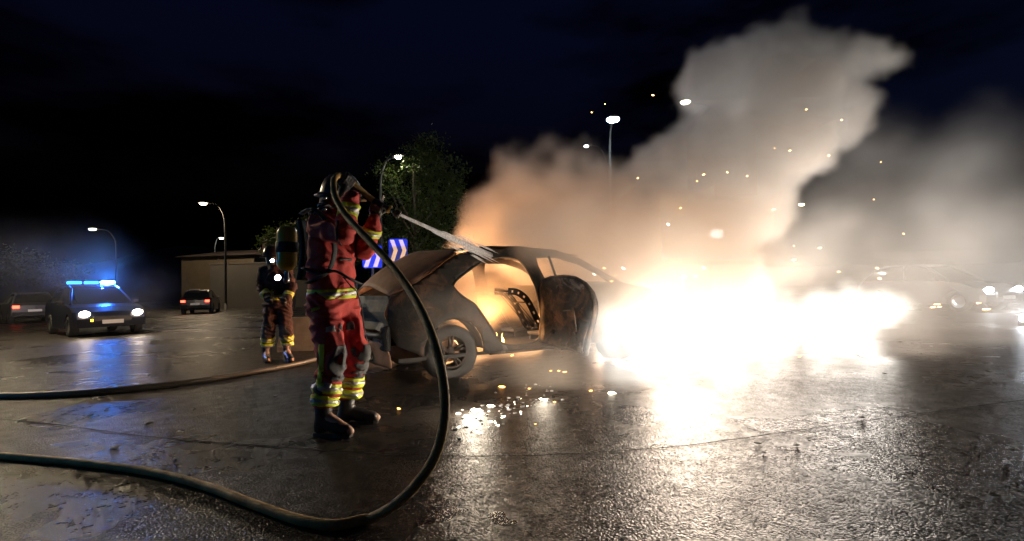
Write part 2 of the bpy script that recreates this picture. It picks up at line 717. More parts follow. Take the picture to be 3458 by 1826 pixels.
# pale concrete road block between the two firefighters
M_CONC = pbr('pale_concrete', (0.10, 0.095, 0.085), 0.85, var=(0.065, 0.06, 0.055), vscale=5, bump=0.4)
pb_ = gnd(1030, 1185)
bm = bmesh.new()
prof = [(-0.28, 0.0), (-0.28, 0.09), (-0.12, 0.28), (-0.08, 0.62), (0.08, 0.62), (0.12, 0.28), (0.28, 0.09), (0.28, 0.0)]
ra = [bm.verts.new((-0.55, y, z)) for y, z in prof]
rb_ = [bm.verts.new((0.55, y, z)) for y, z in prof]
for i in range(len(prof)):
    j = (i + 1) % len(prof)
    bm.faces.new((ra[i], ra[j], rb_[j], rb_[i]))
bm.faces.new(ra)
bm.faces.new(rb_)
cb_ = build('concrete_barrier', bm, M_CONC)
cb_.location = (pb_.x, pb_.y + 0.3, 0)
cb_.rotation_euler = (0, 0, R(12))
tag(cb_, 'pale concrete road barrier block standing between the two firefighters', 'barrier')

# ------------------------------------------------------------------ street lamps
M_POLE = pbr('galvanised_pole', (0.025, 0.026, 0.025), 0.8, 0.0, var=(0.018, 0.019, 0.018), vscale=3)


def street_lamp(base, head, label, col, watts, glow, size=1.0, group='street lamps', cone=168):
    """curved mast from base to a flat lantern at head"""
    b, h = Vector(base), Vector(head)
    s = empty('street_lamp', b)
    tag(s, label, 'street lamp', group)
    rel = h - b
    H = rel.z
    flat = Vector((rel.x, rel.y, 0))
    if flat.length < 0.3:
        flat = Vector((0.3, 0, 0))
    fd = flat.normalized()
    bm = bmesh.new()
    pts = [Vector((0, 0, 0)), Vector((0, 0, H * 0.45)), Vector((0, 0, H * 0.78)), flat * 0.10 + Vector((0, 0, H * 0.90)), flat * 0.38 + Vector((0, 0, H * 0.985)), flat * 0.8 + Vector((0, 0, H * 1.0))]
    q = smooth_path(pts, 5)
    tube(bm, q, [0.10 - 0.06 * i / (len(q) - 1) for i in range(len(q))], 10)
    build('mast', bm, M_POLE, s, True)
    bm = bmesh.new()
    lathe(bm, [(0, 0.5), (0.11, 0.5), (0.12, 0.0), (0.20, 0.0), (0.20, -0.02), (0, -0.02)], 12)
    build('base_collar', bm, M_POLE, s, True)
    hd = empty('lantern', rel)
    hd.parent = s
    hd.rotation_euler = (0, 0, math.atan2(fd.y, fd.x))
    bm = bmesh.new()
    box(bm, (0, 0, 0.06), (0.75, 0.30, 0.10), bev=0.03)
    build('housing', bm, M_POLE, hd)
    bm = bmesh.new()
    lathe(bm, [(0.17 * size, 0.012), (0.17 * size, -0.03), (0.13 * size, -0.10), (0, -0.14)], 16)
    build('lens', bm, emit('lamp_lens_%s' % label[:18], col, glow), hd, True)
    lamp('lamp_light', (0, 0, -0.16), col, watts, 0.12 * size, hd, R(cone), (0, 0, -5), 0.15)
    return s


WARM = (1.0, 0.88, 0.62)


def lamp_px(px, py, Y, bpx, label, col, watts, glow, size, by=None):
    hd = at(px, py, Y)
    by = by or Y
    bs = at(bpx, 980, by)
    return street_lamp((bs.x, by, 0), hd, label, col, watts, glow, size)


lamp_px(686, 686, 40, 762, 'curved street lamp with warm white light standing by the beige house', (1.0, 0.76, 0.48), 3500, 60, 1.5)
lamp_px(312, 773, 52, 392, 'lit street lamp behind the blue beacon of the patrol car', WARM, 700, 60, 1.7, 53)
lamp_px(748, 803, 72, 725, 'far small street lamp just beside the mast of the curved one', (1.0, 0.95, 0.85), 500, 60, 1.5)
lamp_px(1345, 528, 27.5, 1290, 'street lamp shining among the leaves of the dark tree', (1.0, 0.95, 0.72), 130, 90, 1.0, 28)
lamp_px(2070, 402, 26, 2074, 'brilliant blue-white street lamp above the smoke', (0.78, 0.90, 1.0), 900, 400, 1.9, 28.5)
lamp_px(2315, 343, 30, 2480, 'greenish yellow street lamp glimpsed at the upper edge of the smoke', (0.95, 1.0, 0.6), 400, 25, 1.6, 31)
lamp_px(1980, 492, 48, 2070, 'tiny distant street lamp over the left shoulder of the smoke', (0.9, 0.95, 1.0), 300, 40, 1.2, 48)
lamp_px(-260, 250, 12.5, -460, 'street lamp outside the frame lighting the near road', (1.0, 0.80, 0.52), 3600, 60, 1.0, 13)

# portable floodlight mast behind the smoke
fb = at(2420, 790, 15.5)
fm = empty('floodlight_mast', (fb.x, fb.y, 0))
tag(fm, 'white floodlight on a mast shining through the smoke', 'floodlight')
bm = bmesh.new()
tube(bm, [(0, 0, 0.3), (0, 0, fb.z)], 0.03, 8)
build('mast', bm, M_POLE, fm, True)
for k in range(3):
    a = 2.1 * k + 0.4
    bm = bmesh.new()
    tube(bm, [(0, 0, 0.7), (0.55 * math.cos(a), 0.55 * math.sin(a), 0.0)], 0.016, 6)
    build('leg', bm, M_POLE, fm, True)
bm = bmesh.new()
box(bm, (0, 0.03, fb.z), (0.40, 0.10, 0.28), bev=0.02)
build("lamp_housing", bm, M_PIPE, fm)
bm = bmesh.new()
box(bm, (0, -0.025, fb.z), (0.34, 0.02, 0.22))
build('lens', bm, emit('flood_lens', (0.92, 0.97, 1.0), 160), fm)
lamp('flood_light', (0, -0.1, fb.z), (0.90, 0.95, 1.0), 1000, 0.2, fm)

# ------------------------------------------------------------------ trees
M_BARK = pbr('bark', (0.05, 0.04, 0.03), 0.9, var=(0.09, 0.07, 0.05), vscale=8, bump=0.6)


def leaf_mat(name, c1, c2):
    mt, t, out = nodes_of(name)
    b = t.nodes.new('ShaderNodeBsdfPrincipled')
    tr = t.nodes.new('ShaderNodeBsdfTranslucent')
    mx = t.nodes.new('ShaderNodeMixShader')
    gi = t.nodes.new('ShaderNodeNewGeometry')
    cr = t.nodes.new('ShaderNodeValToRGB')
    cr.color_ramp.elements[0].color = rgba(c1)
    cr.color_ramp.elements[1].color = rgba(c2)
    t.links.new(gi.outputs['Random Per Island'], cr.inputs['Fac'])
    t.links.new(cr.outputs['Color'], b.inputs['Base Color'])
    t.links.new(cr.outputs['Color'], tr.inputs['Color'])
    b.inputs['Roughness'].default_value = 0.5
    mx.inputs['Fac'].default_value = 0.35
    t.links.new(b.outputs[0], mx.inputs[1])
    t.links.new(tr.outputs[0], mx.inputs[2])
    t.links.new(mx.outputs[0], out.inputs['Surface'])
    return mt


M_LEAF = leaf_mat('leaves', (0.022, 0.042, 0.006), (0.06, 0.085, 0.012))


def tree(base, height, blobs, label, n, leaf=0.16, seed=1, group=None):
    """blobs: (offset, radii) clumps of the crown relative to the base"""
    r_ = random.Random(seed)
    o = empty('tree', base)
    tag(o, label, 'tree', group)
    bm = bmesh.new()
    pts = smooth_path([(0, 0, 0), (0.08, 0.05, height * 0.2), (-0.06, 0.1, height * 0.4), (0.05, 0, height * 0.62), (0, 0, height * 0.85)], 4)
    tube(bm, pts, [0.22 * (1 - 0.85 * i / (len(pts) - 1)) for i in range(len(pts))], 9)
    tr = build('trunk', bm, M_BARK, o, True)
    bm = bmesh.new()
    for (c, rr) in blobs:
        c = Vector(c)
        st = Vector((0, 0, min(height * 0.6, max(height * 0.25, c.z * 0.6))))
        mid = (st + c) / 2 + Vector((r_.uniform(-.2, .2), r_.uniform(-.2, .2), 0.2))
        q = smooth_path([st, mid, c], 4)
        tube(bm, q, [0.07 - 0.05 * i / (len(q) - 1) for i in range(len(q))], 6)
        for k in range(4):
            e = c + Vector((r_.uniform(-1, 1) * rr[0], r_.uniform(-1, 1) * rr[1], r_.uniform(-.6, 1) * rr[2])) * 0.8
            tube(bm, [c, (c + e) / 2 + Vector((0, 0, 0.1)), e], [0.022, 0.015, 0.006], 5)
    build('limbs', bm, M_BARK, tr, True)
    verts, faces = [], []
    vol = [b[1][0] * b[1][1] * b[1][2] for b in blobs]
    tot = sum(v ** 0.7 for v in vol)
    for (c, rr), vv in zip(blobs, vol):
        c = Vector(c)
        sprigs = max(6, int(n * vv ** 0.7 / tot / 9))
        for s in range(sprigs):
            d = Vector((r_.gauss(0, 1), r_.gauss(0, 1), r_.gauss(0, 1))).normalized()
            rad = r_.random() ** 0.4
            rad *= 1 + 0.35 * mnoise.noise(d * 2.2 + c)
            sc_ = c + Vector((d.x * rr[0], d.y * rr[1], d.z * rr[2])) * rad
            for k in range(9):
                p = sc_ + Vector((r_.gauss(0, 1), r_.gauss(0, 1), r_.gauss(0, 0.8))) * leaf * 1.3
                u = Vector((r_.gauss(0, 1), r_.gauss(0, 1), r_.gauss(-0.5, 0.6))).normalized()
                w = u.cross(Vector((r_.gauss(0, 1), r_.gauss(0, 1), r_.gauss(0, 1)))).normalized()
                L_ = leaf * r_.uniform(0.6, 1.2)
                i0 = len(verts)
                verts += [p - u * L_ * 0.6, p + w * L_ * 0.3, p + u * L_ * 0.6, p - w * L_ * 0.3]
                faces.append((i0, i0 + 1, i0 + 2, i0 + 3))
    me = bpy.data.meshes.new('crown')
    me.from_pydata([v[:] for v in verts], [], faces)
    link('crown', me, M_LEAF, o)
    return o


tb = at(1400, 980, 30)


def bl(px, py, Y, rx, rz, base):
    p = at(px, py, Y) - Vector((base.x, base.y, 0))
    return ((p.x, p.y, p.z), (rx, rx * 0.9, rz))


base = Vector((tb.x, 30.5, 0))
tree(base, 8.0, [bl(1440, 500, 31, 1.2, 1.1, base), bl(1400, 560, 30.5, 1.6, 1.3, base), bl(1490, 590, 31, 1.5, 1.5, base), bl(1400, 680, 30.5, 1.9, 1.6, base), bl(1500, 720, 31, 1.7, 1.6, base), bl(1540, 640, 31.5, .8, 1.0, base),
                 bl(1320, 600, 28.6, 0.75, 0.8, base), bl(1285, 575, 28.5, 0.55, 0.45, base), bl(1395, 560, 28.4, 0.6, 0.5, base), bl(1325, 650, 28.7, 0.5, 0.7, base), bl(1370, 790, 30.5, 1.6, 1.5, base), bl(1480, 830, 31, 1.8, 1.5, base)],
     'tall dark leafy tree partly lit yellow-green by its street lamp', 15000, 0.15, 3)
base = at(985, 980, 38)
base = Vector((base.x, 38, 0))
tree(base, 5.5, [bl(980, 810, 38, 1.9, 1.2, base), bl(930, 825, 37.5, 1.1, 0.9, base), bl(1045, 790, 38, 1.6, 1.3, base), bl(1010, 870, 38, 2.0, 1.3, base)], 'low dark tree silhouetted behind the yellow air cylinder', 5000, 0.2, 5)
base = at(1170, 980, 42)
base = Vector((base.x, 42, 0))
tree(base, 5.5, [bl(1160, 830, 42, 2.2, 1.6, base), bl(1240, 850, 42, 2.0, 1.5, base), bl(1100, 860, 42, 1.8, 1.2, base), bl(1300, 800, 42, 2.0, 1.9, base)], 'dark round tree standing behind the two blue chevron signs', 5000, 0.2, 6)
base = at(60, 980, 60)
base = Vector((base.x, 60, 0))
tree(base, 6.5, [bl(40, 900, 60, 3.5, 2.2, base), bl(130, 915, 60, 3, 1.8, base), bl(-60, 905, 60, 3, 2, base), bl(220, 925, 61, 2.6, 1.5, base)], 'broad dark tree at the far left behind the patrol car', 5000, 0.3, 8)

# ------------------------------------------------------------------ chevron signs
M_SBLUE = pbr('sign_blue', (0.01, 0.05, 0.55), 0.35)
M_SWHITE = pbr('sign_white_sheet', (0.78, 0.80, 0.82), 0.4)
M_SBACK = pbr('sign_back_alu', (0.4, 0.4, 0.4), 0.5, 0.6)


def rounded(w, h, r, n=5):
    out = []
    for cx, cz, a0 in ((w / 2 - r, h / 2 - r, 0), (-w / 2 + r, h / 2 - r, 90), (-w / 2 + r, -h / 2 + r, 180), (w / 2 - r, -h / 2 + r, 270)):
        for k in range(n + 1):
            a = R(a0 + 90 * k / n)
            out.append((cx + r * math.cos(a), cz + r * math.sin(a)))
    return out


def slab(bm, pts, y0, y1):
    f = [bm.verts.new((x, y0, z)) for x, z in pts]
    b = [bm.verts.new((x, y1, z)) for x, z in pts]
    bm.faces.new(f)
    bm.faces.new(list(reversed(b)))
    for i in range(len(pts)):
        j = (i + 1) % len(pts)
        bm.faces.new((f[i], f[j], b[j], b[i]))


def chevron_sign(px, py, Y, w, h, rz, label):
    c = at(px, py, Y)
    s = empty('chevron_sign', (c.x, c.y, 0), rz)
    tag(s, label, 'road sign', 'blue chevron bend signs')
    bm = bmesh.new()
    tube(bm, [(0, 0.04, 0), (0, 0.04, c.z + h * 0.3)], 0.035, 10)
    build('post', bm, M_POLE, s, True)
    bm = bmesh.new()
    slab(bm, [(x, z + c.z) for x, z in rounded(w, h, 0.06)], -0.006, 0.006)
    pl_ = build('plate', bm, M_SBLUE, s)
    bm = bmesh.new()
    slab(bm, [(x, z + c.z) for x, z in rounded(w * 0.9, h * 0.9, 0.05)], 0.007, 0.02)
    build('stiffener', bm, M_SBACK, pl_)
    t = w * 0.22
    for x0 in (-w * 0.44, w * 0.03):
        bm = bmesh.new()
        q = [(x0, h * 0.46), (x0 + t, h * 0.46), (x0 + t + w * 0.19, 0), (x0 + t, -h * 0.46), (x0, -h * 0.46), (x0 + w * 0.19, 0)]
        slab(bm, [(x, z + c.z) for x, z in q], -0.010, -0.0065)
        build('chevron', bm, M_SWHITE, s)
    return s


chevron_sign(1257, 866, 13.5, 0.50, 0.60, R(10), 'blue road sign with pale chevrons nearest to the firefighter\'s elbow')
chevron_sign(1345, 845, 14.6, 0.52, 0.66, R(9), 'blue road sign with pale chevrons, the second one, nearer the burning car')

# ------------------------------------------------------------------ vehicles in the background
M_GLASS = pbr('car_glass', (0.01, 0.012, 0.014), 0.05, coat=0.5)
M_TYRE = pbr('tyre_rubber', (0.015, 0.015, 0.015), 0.7)
M_ALLOY = pbr('alloy', (0.4, 0.4, 0.4), 0.3, 0.9)
M_PLATE = pbr('number_plate', (0.7, 0.7, 0.65), 0.4)
M_TRIM = pbr('black_trim', (0.015, 0.015, 0.015), 0.5)


def car_paint(name, c):
    return pbr(name, c, 0.3, 0.2, coat=0.8)


def make_car(name, label, loc, rz, paint, head=None, tail=None, group=None, indicator=None, scale=1.0):
    """hatchback: origin at the centre of the ground contact, front towards +X"""
    c = empty(name, loc, rz)
    c.scale = (scale, scale, scale)
    tag(c, label, 'car', group)
    prof = [(-2.05, 0.35), (-2.12, 0.55), (-2.08, 0.85), (-1.95, 0.98), (-1.0, 0.98), (0.3, 0.97), (0.95, 0.93), (1.6, 0.84), (1.98, 0.70), (2.10, 0.50), (2.05, 0.28)] + arc(1.3, 0.32, 0.36, 0, 180, 8) + [(0.9, 0.22), (-0.9, 0.22)] + arc(-1.3, 0.32, 0.36, 0, 180, 8)
    sec = [(-0.86, 0.90, 1.0), (-0.80, 0.97, 1.0), (0.0, 1.0, 1.03), (0.80, 0.97, 1.0), (0.86, 0.90, 1.0)]
    bm = bmesh.new()
    rows = [[bm.verts.new((x * kx, y, 0.22 + (z - 0.22) * kz)) for x, z in prof] for y, kx, kz in sec]
    n = len(prof)
    for a, b in zip(rows, rows[1:]):
        for i in range(n):
            j = (i + 1) % n
            bm.faces.new((a[i], a[j], b[j], b[i]))
    for rr in (rows[0], rows[-1]):
        f = bm.faces.new(rr)
        bmesh.ops.triangulate(bm, faces=[f])
    build('body', bm, paint, c, False)
    cab = [(-1.9, 0.95), (-1.55, 1.36), (-1.1, 1.46), (-0.2, 1.47), (0.25, 1.40), (1.05, 0.92)]
    bm = bmesh.new()
    rows = []
    for y, kz in ((-0.78, 0), (-0.58, 1), (0.58, 1), (0.78, 0)):
        rows.append([bm.verts.new((x, y if z < 1.0 else y if kz else y * 0.86, z if kz or z < 1.0 else 0.95 + (z - 0.95) * 0.80)) for x, z in cab])
    for a, b in zip(rows, rows[1:]):
        for i in range(len(cab) - 1):
            bm.faces.new((a[i], a[i + 1], b[i + 1], b[i]))
    for rr in (rows[0], rows[-1]):
        bm.faces.new(rr)
    build('cabin_glass', bm, M_GLASS, c)
    bm = bmesh.new()
    box(bm, (-0.62, 0, 1.475), (1.25, 1.12, 0.05), bev=0.02)
    for sy in (-1, 1):
        tube(bm, [(-1.9, 0.76 * sy, 0.96), (-1.5, 0.63 * sy, 1.36), (-1.1, 0.58 * sy, 1.47), (-0.1, 0.58 * sy, 1.48), (0.28, 0.60 * sy, 1.40), (1.05, 0.76 * sy, 0.93)], 0.035, 6)
        tube(bm, [(-0.35, 0.79 * sy, 0.96), (-0.45, 0.60 * sy, 1.46)], 0.03, 6)
    build('roof', bm, paint, c)
    for sx in (-1.3, 1.3):
        for sy in (-1, 1):
            w = empty('wheel', (sx, 0.76 * sy, 0.31))
            w.parent = c
            rot = Matrix.Rotation(R(90), 4, 'X')
            bm = bmesh.new()
            lathe(bm, [(0.2, -0.1), (0.29, -0.1), (0.31, -0.07), (0.31, 0.07), (0.29, 0.1), (0.2, 0.1)], 20, rot)
            build('tyre', bm, M_TYRE, w, True)
            bm = bmesh.new()
            lathe(bm, [(0.0, 0.07), (0.06, 0.075), (0.19, 0.06), (0.205, 0.09), (0.205, -0.09), (0.19, -0.06), (0.06, -0.075), (0.0, -0.07)], 16, rot)
            build('rim', bm, M_ALLOY, w, True)
    for sy in (-1, 1):
        bm = bmesh.new()
        vv = lathe(bm, [(0.0, 0.035), (0.06, 0.03), (0.095, 0.0), (0.10, -0.05), (0, -0.05)], 14, axis_mat((0, 0, 0), (1, 0, 0.1)))
        bmesh.ops.scale(bm, vec=(1, 1.25, 0.8), verts=vv)
        bmesh.ops.translate(bm, vec=(2.03, 0.62 * sy, 0.66), verts=vv)
        hl = build('headlight', bm, emit('headlight_on_%s' % name, head[0], head[1]) if head else M_GLASS, c, True)
        if head:
            lamp('headlight_beam', (2.16, 0.62 * sy, 0.66), head[0], head[2], 0.09, c, R(115), (8, 0.62 * sy, 0.55), 0.8)
        bm = bmesh.new()
        box(bm, (-2.075, 0.66 * sy, 0.80), (0.08, 0.24, 0.13), bev=0.02)
        build('tail_light', bm, emit('tail_on_%s' % name, tail[0], tail[1]) if tail else M_RUBYOFF, c)
        bm = bmesh.new()
        box(bm, (0.62, 0.92 * sy, 0.99), (0.12, 0.16, 0.11), bev=0.03)
        build('mirror', bm, M_TRIM, c)
    if indicator:
        bm = bmesh.new()
        box(bm, (2.06, -0.42, 0.47), (0.05, 0.16, 0.06), bev=0.01)
        build('indicator', bm, emit('indicator_on', (1.0, 0.45, 0.02), indicator), c)
    bm = bmesh.new()
    box(bm, (2.07, 0, 0.50), (0.06, 0.9, 0.16), bev=0.02)
    build('grille', bm, M_TRIM, c)
    for sx in (-2.125, 2.115):
        bm = bmesh.new()
        box(bm, (sx, 0, 0.42 if sx > 0 else 0.62), (0.015, 0.5, 0.11))
        build('number_plate', bm, M_PLATE, c)
    return c


M_RUBYOFF = pbr('tail_lens_off', (0.15, 0.01, 0.01), 0.2)
HEADC = (1.0, 0.80, 0.58)
pc = at(382, 1050, 14.8)
pang = math.atan2(-pc.y, -pc.x)
patrol = make_car('patrol_car', 'patrol car with headlights on and glowing blue roof beacon', (pc.x - 1.63, pc.y + 1.32, 0), pang + R(13), car_paint('night_blue_car_paint', (0.006, 0.008, 0.02)), (HEADC, 60, 40), None, None, 12)
bm = bmesh.new()
box(bm, (-0.35, 0, 1.53), (0.26, 1.15, 0.05), bev=0.015)
lb = build('light_bar', bm, M_TRIM, patrol)
for y in (-0.42, 0.0, 0.42):
    bm = bmesh.new()
    box(bm, (-0.35, y, 1.60), (0.24, 0.34, 0.09), bev=0.03)
    build('beacon_lens', bm, emit('beacon_bright', (0.04, 0.42, 1.0), 400) if y > 0 else emit('beacon_dim', (0.02, 0.2, 1.0), 8), lb)
lamp('beacon_light', (-0.35, 0.42, 1.75), (0.02, 0.13, 1.0), 300, 0.08, patrol)
lamp('beacon_light', (0.05, 0.2, 1.50), (0.02, 0.12, 1.0), 60, 0.05, patrol)

# a second emergency vehicle stands out of frame to the left; its turning beacon sweeps the signs and the near road
eng = make_car('emergency_car', 'emergency car outside the frame at the left with a turning blue beacon', (-8.6, 2.2, 0), R(38), car_paint('red_car_paint', (0.3, 0.02, 0.02)))
bm = bmesh.new()
box(bm, (-0.35, 0, 1.53), (0.26, 1.15, 0.05), bev=0.015)
lb = build('light_bar', bm, M_TRIM, eng)
bm = bmesh.new()
box(bm, (-0.35, 0.42, 1.60), (0.24, 0.34, 0.09), bev=0.03)
build('beacon_lens', bm, MATS['beacon_bright'], lb)
bl_ = lamp('beacon_light', (-8.4, 2.6, 1.85), (0.03, 0.16, 1.0), 7000, 0.08, None, R(16), (-3.4, 13.5, 1.9), 0.9)

p = at(680, 990, 34)
make_car('parked_car', 'dark parked car with two red tail lights in front of the beige house', (p.x, p.y, 0), R(112), car_paint('dark_car_paint', (0.02, 0.02, 0.022)), None, ((1.0, 0.04, 0.02), 12))
p = at(95, 1040, 26)
make_car('parked_car', 'dim dark car with orange-red lights at the far left edge', (p.x, p.y, 0), R(140), car_paint('grey_car_paint', (0.05, 0.05, 0.055)), None, ((1.0, 0.18, 0.05), 9))
p = at(1250, 985, 24)
make_car('parked_car', 'small car with orange light seen under the chevron sign', (p.x, p.y, 0), R(-70), car_paint('blue_car_paint', (0.03, 0.04, 0.08)), ((1.0, 0.45, 0.12), 14, 20), None)
p = at(3395, 1003, 15.5)
make_car('emergency_car', 'vehicle with dazzling white headlights half lost in the smoke', (14.05, 17.15, 0), R(-74), car_paint('dull_grey_car_paint', (0.06, 0.06, 0.065)), ((0.86, 0.92, 1.0), 160, 60), None)
# battery lantern on the road at the right edge
p = gnd(3462, 1100)
ln = empty('road_lantern', (p.x, p.y, 0))
tag(ln, 'small white lantern standing on the road at the right edge', 'lantern')
bm = bmesh.new()
box(bm, (0, 0, 0.05), (0.16, 0.16, 0.10), bev=0.015)
build('base', bm, M_TRIM, ln)
bm = bmesh.new()
lathe(bm, [(0.07, 0.10), (0.085, 0.16), (0.07, 0.23), (0.0, 0.25)], 16)
build('lens', bm, emit('lantern_lens', (0.88, 0.93, 1.0), 120), ln, True)
lamp('lantern_light', (0, 0, 0.35), (0.88, 0.93, 1.0), 60, 0.08, ln)
# ------------------------------------------------------------------ burnt-out car


def wreck_mat(name, soot, rust, ash, ash_at=0.60):
    """burnt-off paint: soot, rust bloom and pale ash in patches of two sizes, blistered"""
    mt, t, out = nodes_of(name)
    b = t.nodes.new('ShaderNodeBsdfPrincipled')
    tc = t.nodes.new('ShaderNodeTexCoord')

    def nz(sc_, det, dist=0.0):
        n = t.nodes.new('ShaderNodeTexNoise')
        n.inputs['Scale'].default_value = sc_
        n.inputs['Detail'].default_value = det
        n.inputs['Roughness'].default_value = 0.68
        n.inputs['Distortion'].default_value = dist
        t.links.new(tc.outputs['Object'], n.inputs['Vector'])
        return n.outputs['Fac']

    def ramp(f, lo, hi):
        r = t.nodes.new('ShaderNodeMapRange')
        r.inputs['From Min'].default_value = lo
        r.inputs['From Max'].default_value = hi
        t.links.new(f, r.inputs['Value'])
        return r.outputs[0]

    def mix(f, a_, b_):
        m_ = t.nodes.new('ShaderNodeMix')
        m_.data_type = 'RGBA'
        t.links.new(f, m_.inputs[0])
        for i, v in ((6, a_), (7, b_)):
            if isinstance(v, tuple):
                m_.inputs[i].default_value = rgba(v)
            else:
                t.links.new(v, m_.inputs[i])
        return m_.outputs[2]
    c1 = mix(ramp(nz(4.0, 8, 0.6), 0.48, 0.62), soot, rust)
    c2 = mix(ramp(nz(2.3, 9, 1.2), ash_at, ash_at + 0.10), c1, ash)
    c3 = mix(ramp(nz(26, 4), 0.60, 0.68), c2, tuple(x * 0.5 for x in soot))
    t.links.new(c3, b.inputs['Base Color'])
    b.inputs['Roughness'].default_value = 0.68
    b.inputs['Metallic'].default_value = 0.15
    bp = t.nodes.new('ShaderNodeBump')
    bp.inputs['Strength'].default_value = 0.6
    bp.inputs['Distance'].default_value = 0.012
    t.links.new(nz(16, 7, 0.4), bp.inputs['Height'])
    t.links.new(bp.outputs['Normal'], b.inputs['Normal'])
    t.links.new(b.outputs[0], out.inputs['Surface'])
    MATS[name] = mt
    return mt


M_BURNT = wreck_mat('burnt_steel', (0.020, 0.018, 0.016), (0.085, 0.045, 0.026), (0.20, 0.185, 0.165))
M_RUST_LIT = pbr('firelit_rust', (0.30, 0.15, 0.08), 0.7, 0.15, var=(0.46, 0.27, 0.17), vscale=3.5, bump=0.3, bscale=35)  # rust, with the fire's tan glow on the tailgate put into the colour
M_ASH = pbr('ash_grey_panel', (0.13, 0.125, 0.11), 0.75, 0.1, var=(0.25, 0.24, 0.21), vscale=4.5, bump=0.35, bscale=45)
M_SOOT = pbr('soot_black', (0.010, 0.010, 0.010), 0.6, var=(0.03, 0.028, 0.026), vscale=9, bump=0.5, bscale=40)
M_MELT = pbr('melted_lamp_plastic', (0.03, 0.03, 0.03), 0.12, 0.2, var=(0.2, 0.2, 0.19), vscale=16, bump=0.8, bscale=40)
M_CREAM = pbr('bare_bumper_steel', (0.30, 0.24, 0.17), 0.6, 0.2, var=(0.16, 0.10, 0.06), vscale=6, bump=0.3)
M_RIM = pbr('burnt_alloy', (0.09, 0.06, 0.045), 0.6, 0.4, var=(0.03, 0.024, 0.02), vscale=7, bump=0.3)

wreck = empty('burnt_car', (-0.70, 6.05, 0), R(30))
tag(wreck, 'burnt-out hatchback shell with its rear door hanging open, glowing inside', 'car')
WID = 1.8


def y_in(x, z):
    v = 0.0
    if z > 1.05:
        v += (z - 1.05) * 0.38
    if z < 0.6:
        v += (0.6 - z) * 0.12
    if x < -0.35:
        v += ((-0.35 - x) / 0.4) ** 2 * 0.12
    if x > 2.9:
        v += ((x - 2.9) / 0.6) ** 2 * 0.16
    # bulge of the rear wing over the wheel
    v -= 0.035 * math.exp(-((math.hypot(x, z - 0.34) - 0.42) / 0.09) ** 2)
    v += 0.020 * mnoise.noise(Vector((x * 3.5, z * 4, 2))) + 0.008 * mnoise.noise(Vector((x * 11, z * 11, 4)))
    return v


OUT = [(-0.66, 0.44), (-0.745, 0.62), (-0.75, 0.85), (-0.72, 1.0), (-0.55, 1.075), (-0.3, 1.22), (-0.05, 1.39), (0.15, 1.495), (0.5, 1.575), (1.0, 1.60),
       (1.6, 1.565), (2.0, 1.44), (2.65, 1.09), (3.2, 1.0), (3.48, 0.88), (3.55, 0.6), (3.5, 0.36)] + arc(2.6, 0.34, 0.38, 2, 178) + [(2.2, 0.27), (0.46, 0.27)] + arc(0, 0.34, 0.38, -6, 186)
HOLE = [(0.0, 1.10), (0.05, 1.03), (0.14, 0.96), (0.26, 0.88), (0.37, 0.75), (0.47, 0.605), (0.57, 0.46), (0.65, 0.385), (0.76, 0.345), (1.0, 0.34), (1.13, 0.36), (1.2, 0.42), (1.215, 0.64),
        (1.19, 0.9), (1.15, 1.10), (1.08, 1.32), (0.99, 1.43), (0.82, 1.465), (0.62, 1.45), (0.43, 1.39), (0.2, 1.26), (0.06, 1.17)]
FWIN = [(1.36, 1.1), (1.27, 1.34), (1.26, 1.46), (1.6, 1.46), (1.95, 1.37), (2.45, 1.1)]
poly_panel('side_panel', OUT, [HOLE, FWIN], lambda x, z: Vector((x, y_in(x, z), z)), M_BURNT, wreck, 0.06, 0.03)
poly_panel('side_panel', OUT, [HOLE, FWIN], lambda x, z: Vector((x, WID - y_in(x, z), z)), M_BURNT, wreck, 0.09, 0.03)
# flange round the door opening
bm = bmesh.new()
fl = smooth_path([Vector((x, y_in(x, z) - 0.012, z)) for x, z in HOLE + HOLE[:1]], 4)
tube(bm, fl, 0.013, 6, False)
build('door_flange', bm, M_SOOT, wreck, True)
# sill rib
bm = bmesh.new()
tube(bm, [Vector((0.45 + k * 0.2, -0.03 + 0.006 * mnoise.noise(Vector((k, 0, 0))), 0.275)) for k in range(9)], 0.035, 8, squash=0.6)
build('sill', bm, M_BURNT, wreck, True)


def roof_f(u, v):
    x = 0.13 + u * 1.85
    z = 1.49 + 0.12 * math.sin(math.pi * min(1, (u * 0.9 + 0.12))) * 0.95
    yin = y_in(x, z)
    y = yin + v * (WID - 2 * yin)
    z += 0.045 * math.sin(math.pi * v) - 0.13 * math.exp(-((u - .55) / .25) ** 2 - ((v - .5) / .28) ** 2) + 0.018 * mnoise.noise(Vector((u * 7, v * 6, 3)))
    return Vector((x, y, z))


surf('roof', 20, 14, roof_f, M_BURNT, wreck, 0.02)


def hatch_f(u, v):
    # u: bottom to top along the sloping tail, v: across
    pts = [(-0.73, 1.0), (-0.55, 1.085), (-0.3, 1.23), (-0.05, 1.40), (0.14, 1.51)]
    t = u * 4
    i = min(3, int(t))
    f = t - i
    x = pts[i][0] * (1 - f) + pts[i + 1][0] * f
    z = pts[i][1] * (1 - f) + pts[i + 1][1] * f
    yin = y_in(x, z) + 0.01
    y = yin + v * (WID - 2 * yin)
    crown = math.sin(math.pi * v) ** 0.8 * (0.06 + 0.17 * math.sin(math.pi * (0.15 + 0.8 * u)))
    return Vector((x - crown * 0.5, y, z + crown * 0.9 + 0.012 * mnoise.noise(Vector((x * 5, y * 5, 1)))))


surf('tailgate', 14, 18, hatch_f, M_RUST_LIT, wreck, 0.015)


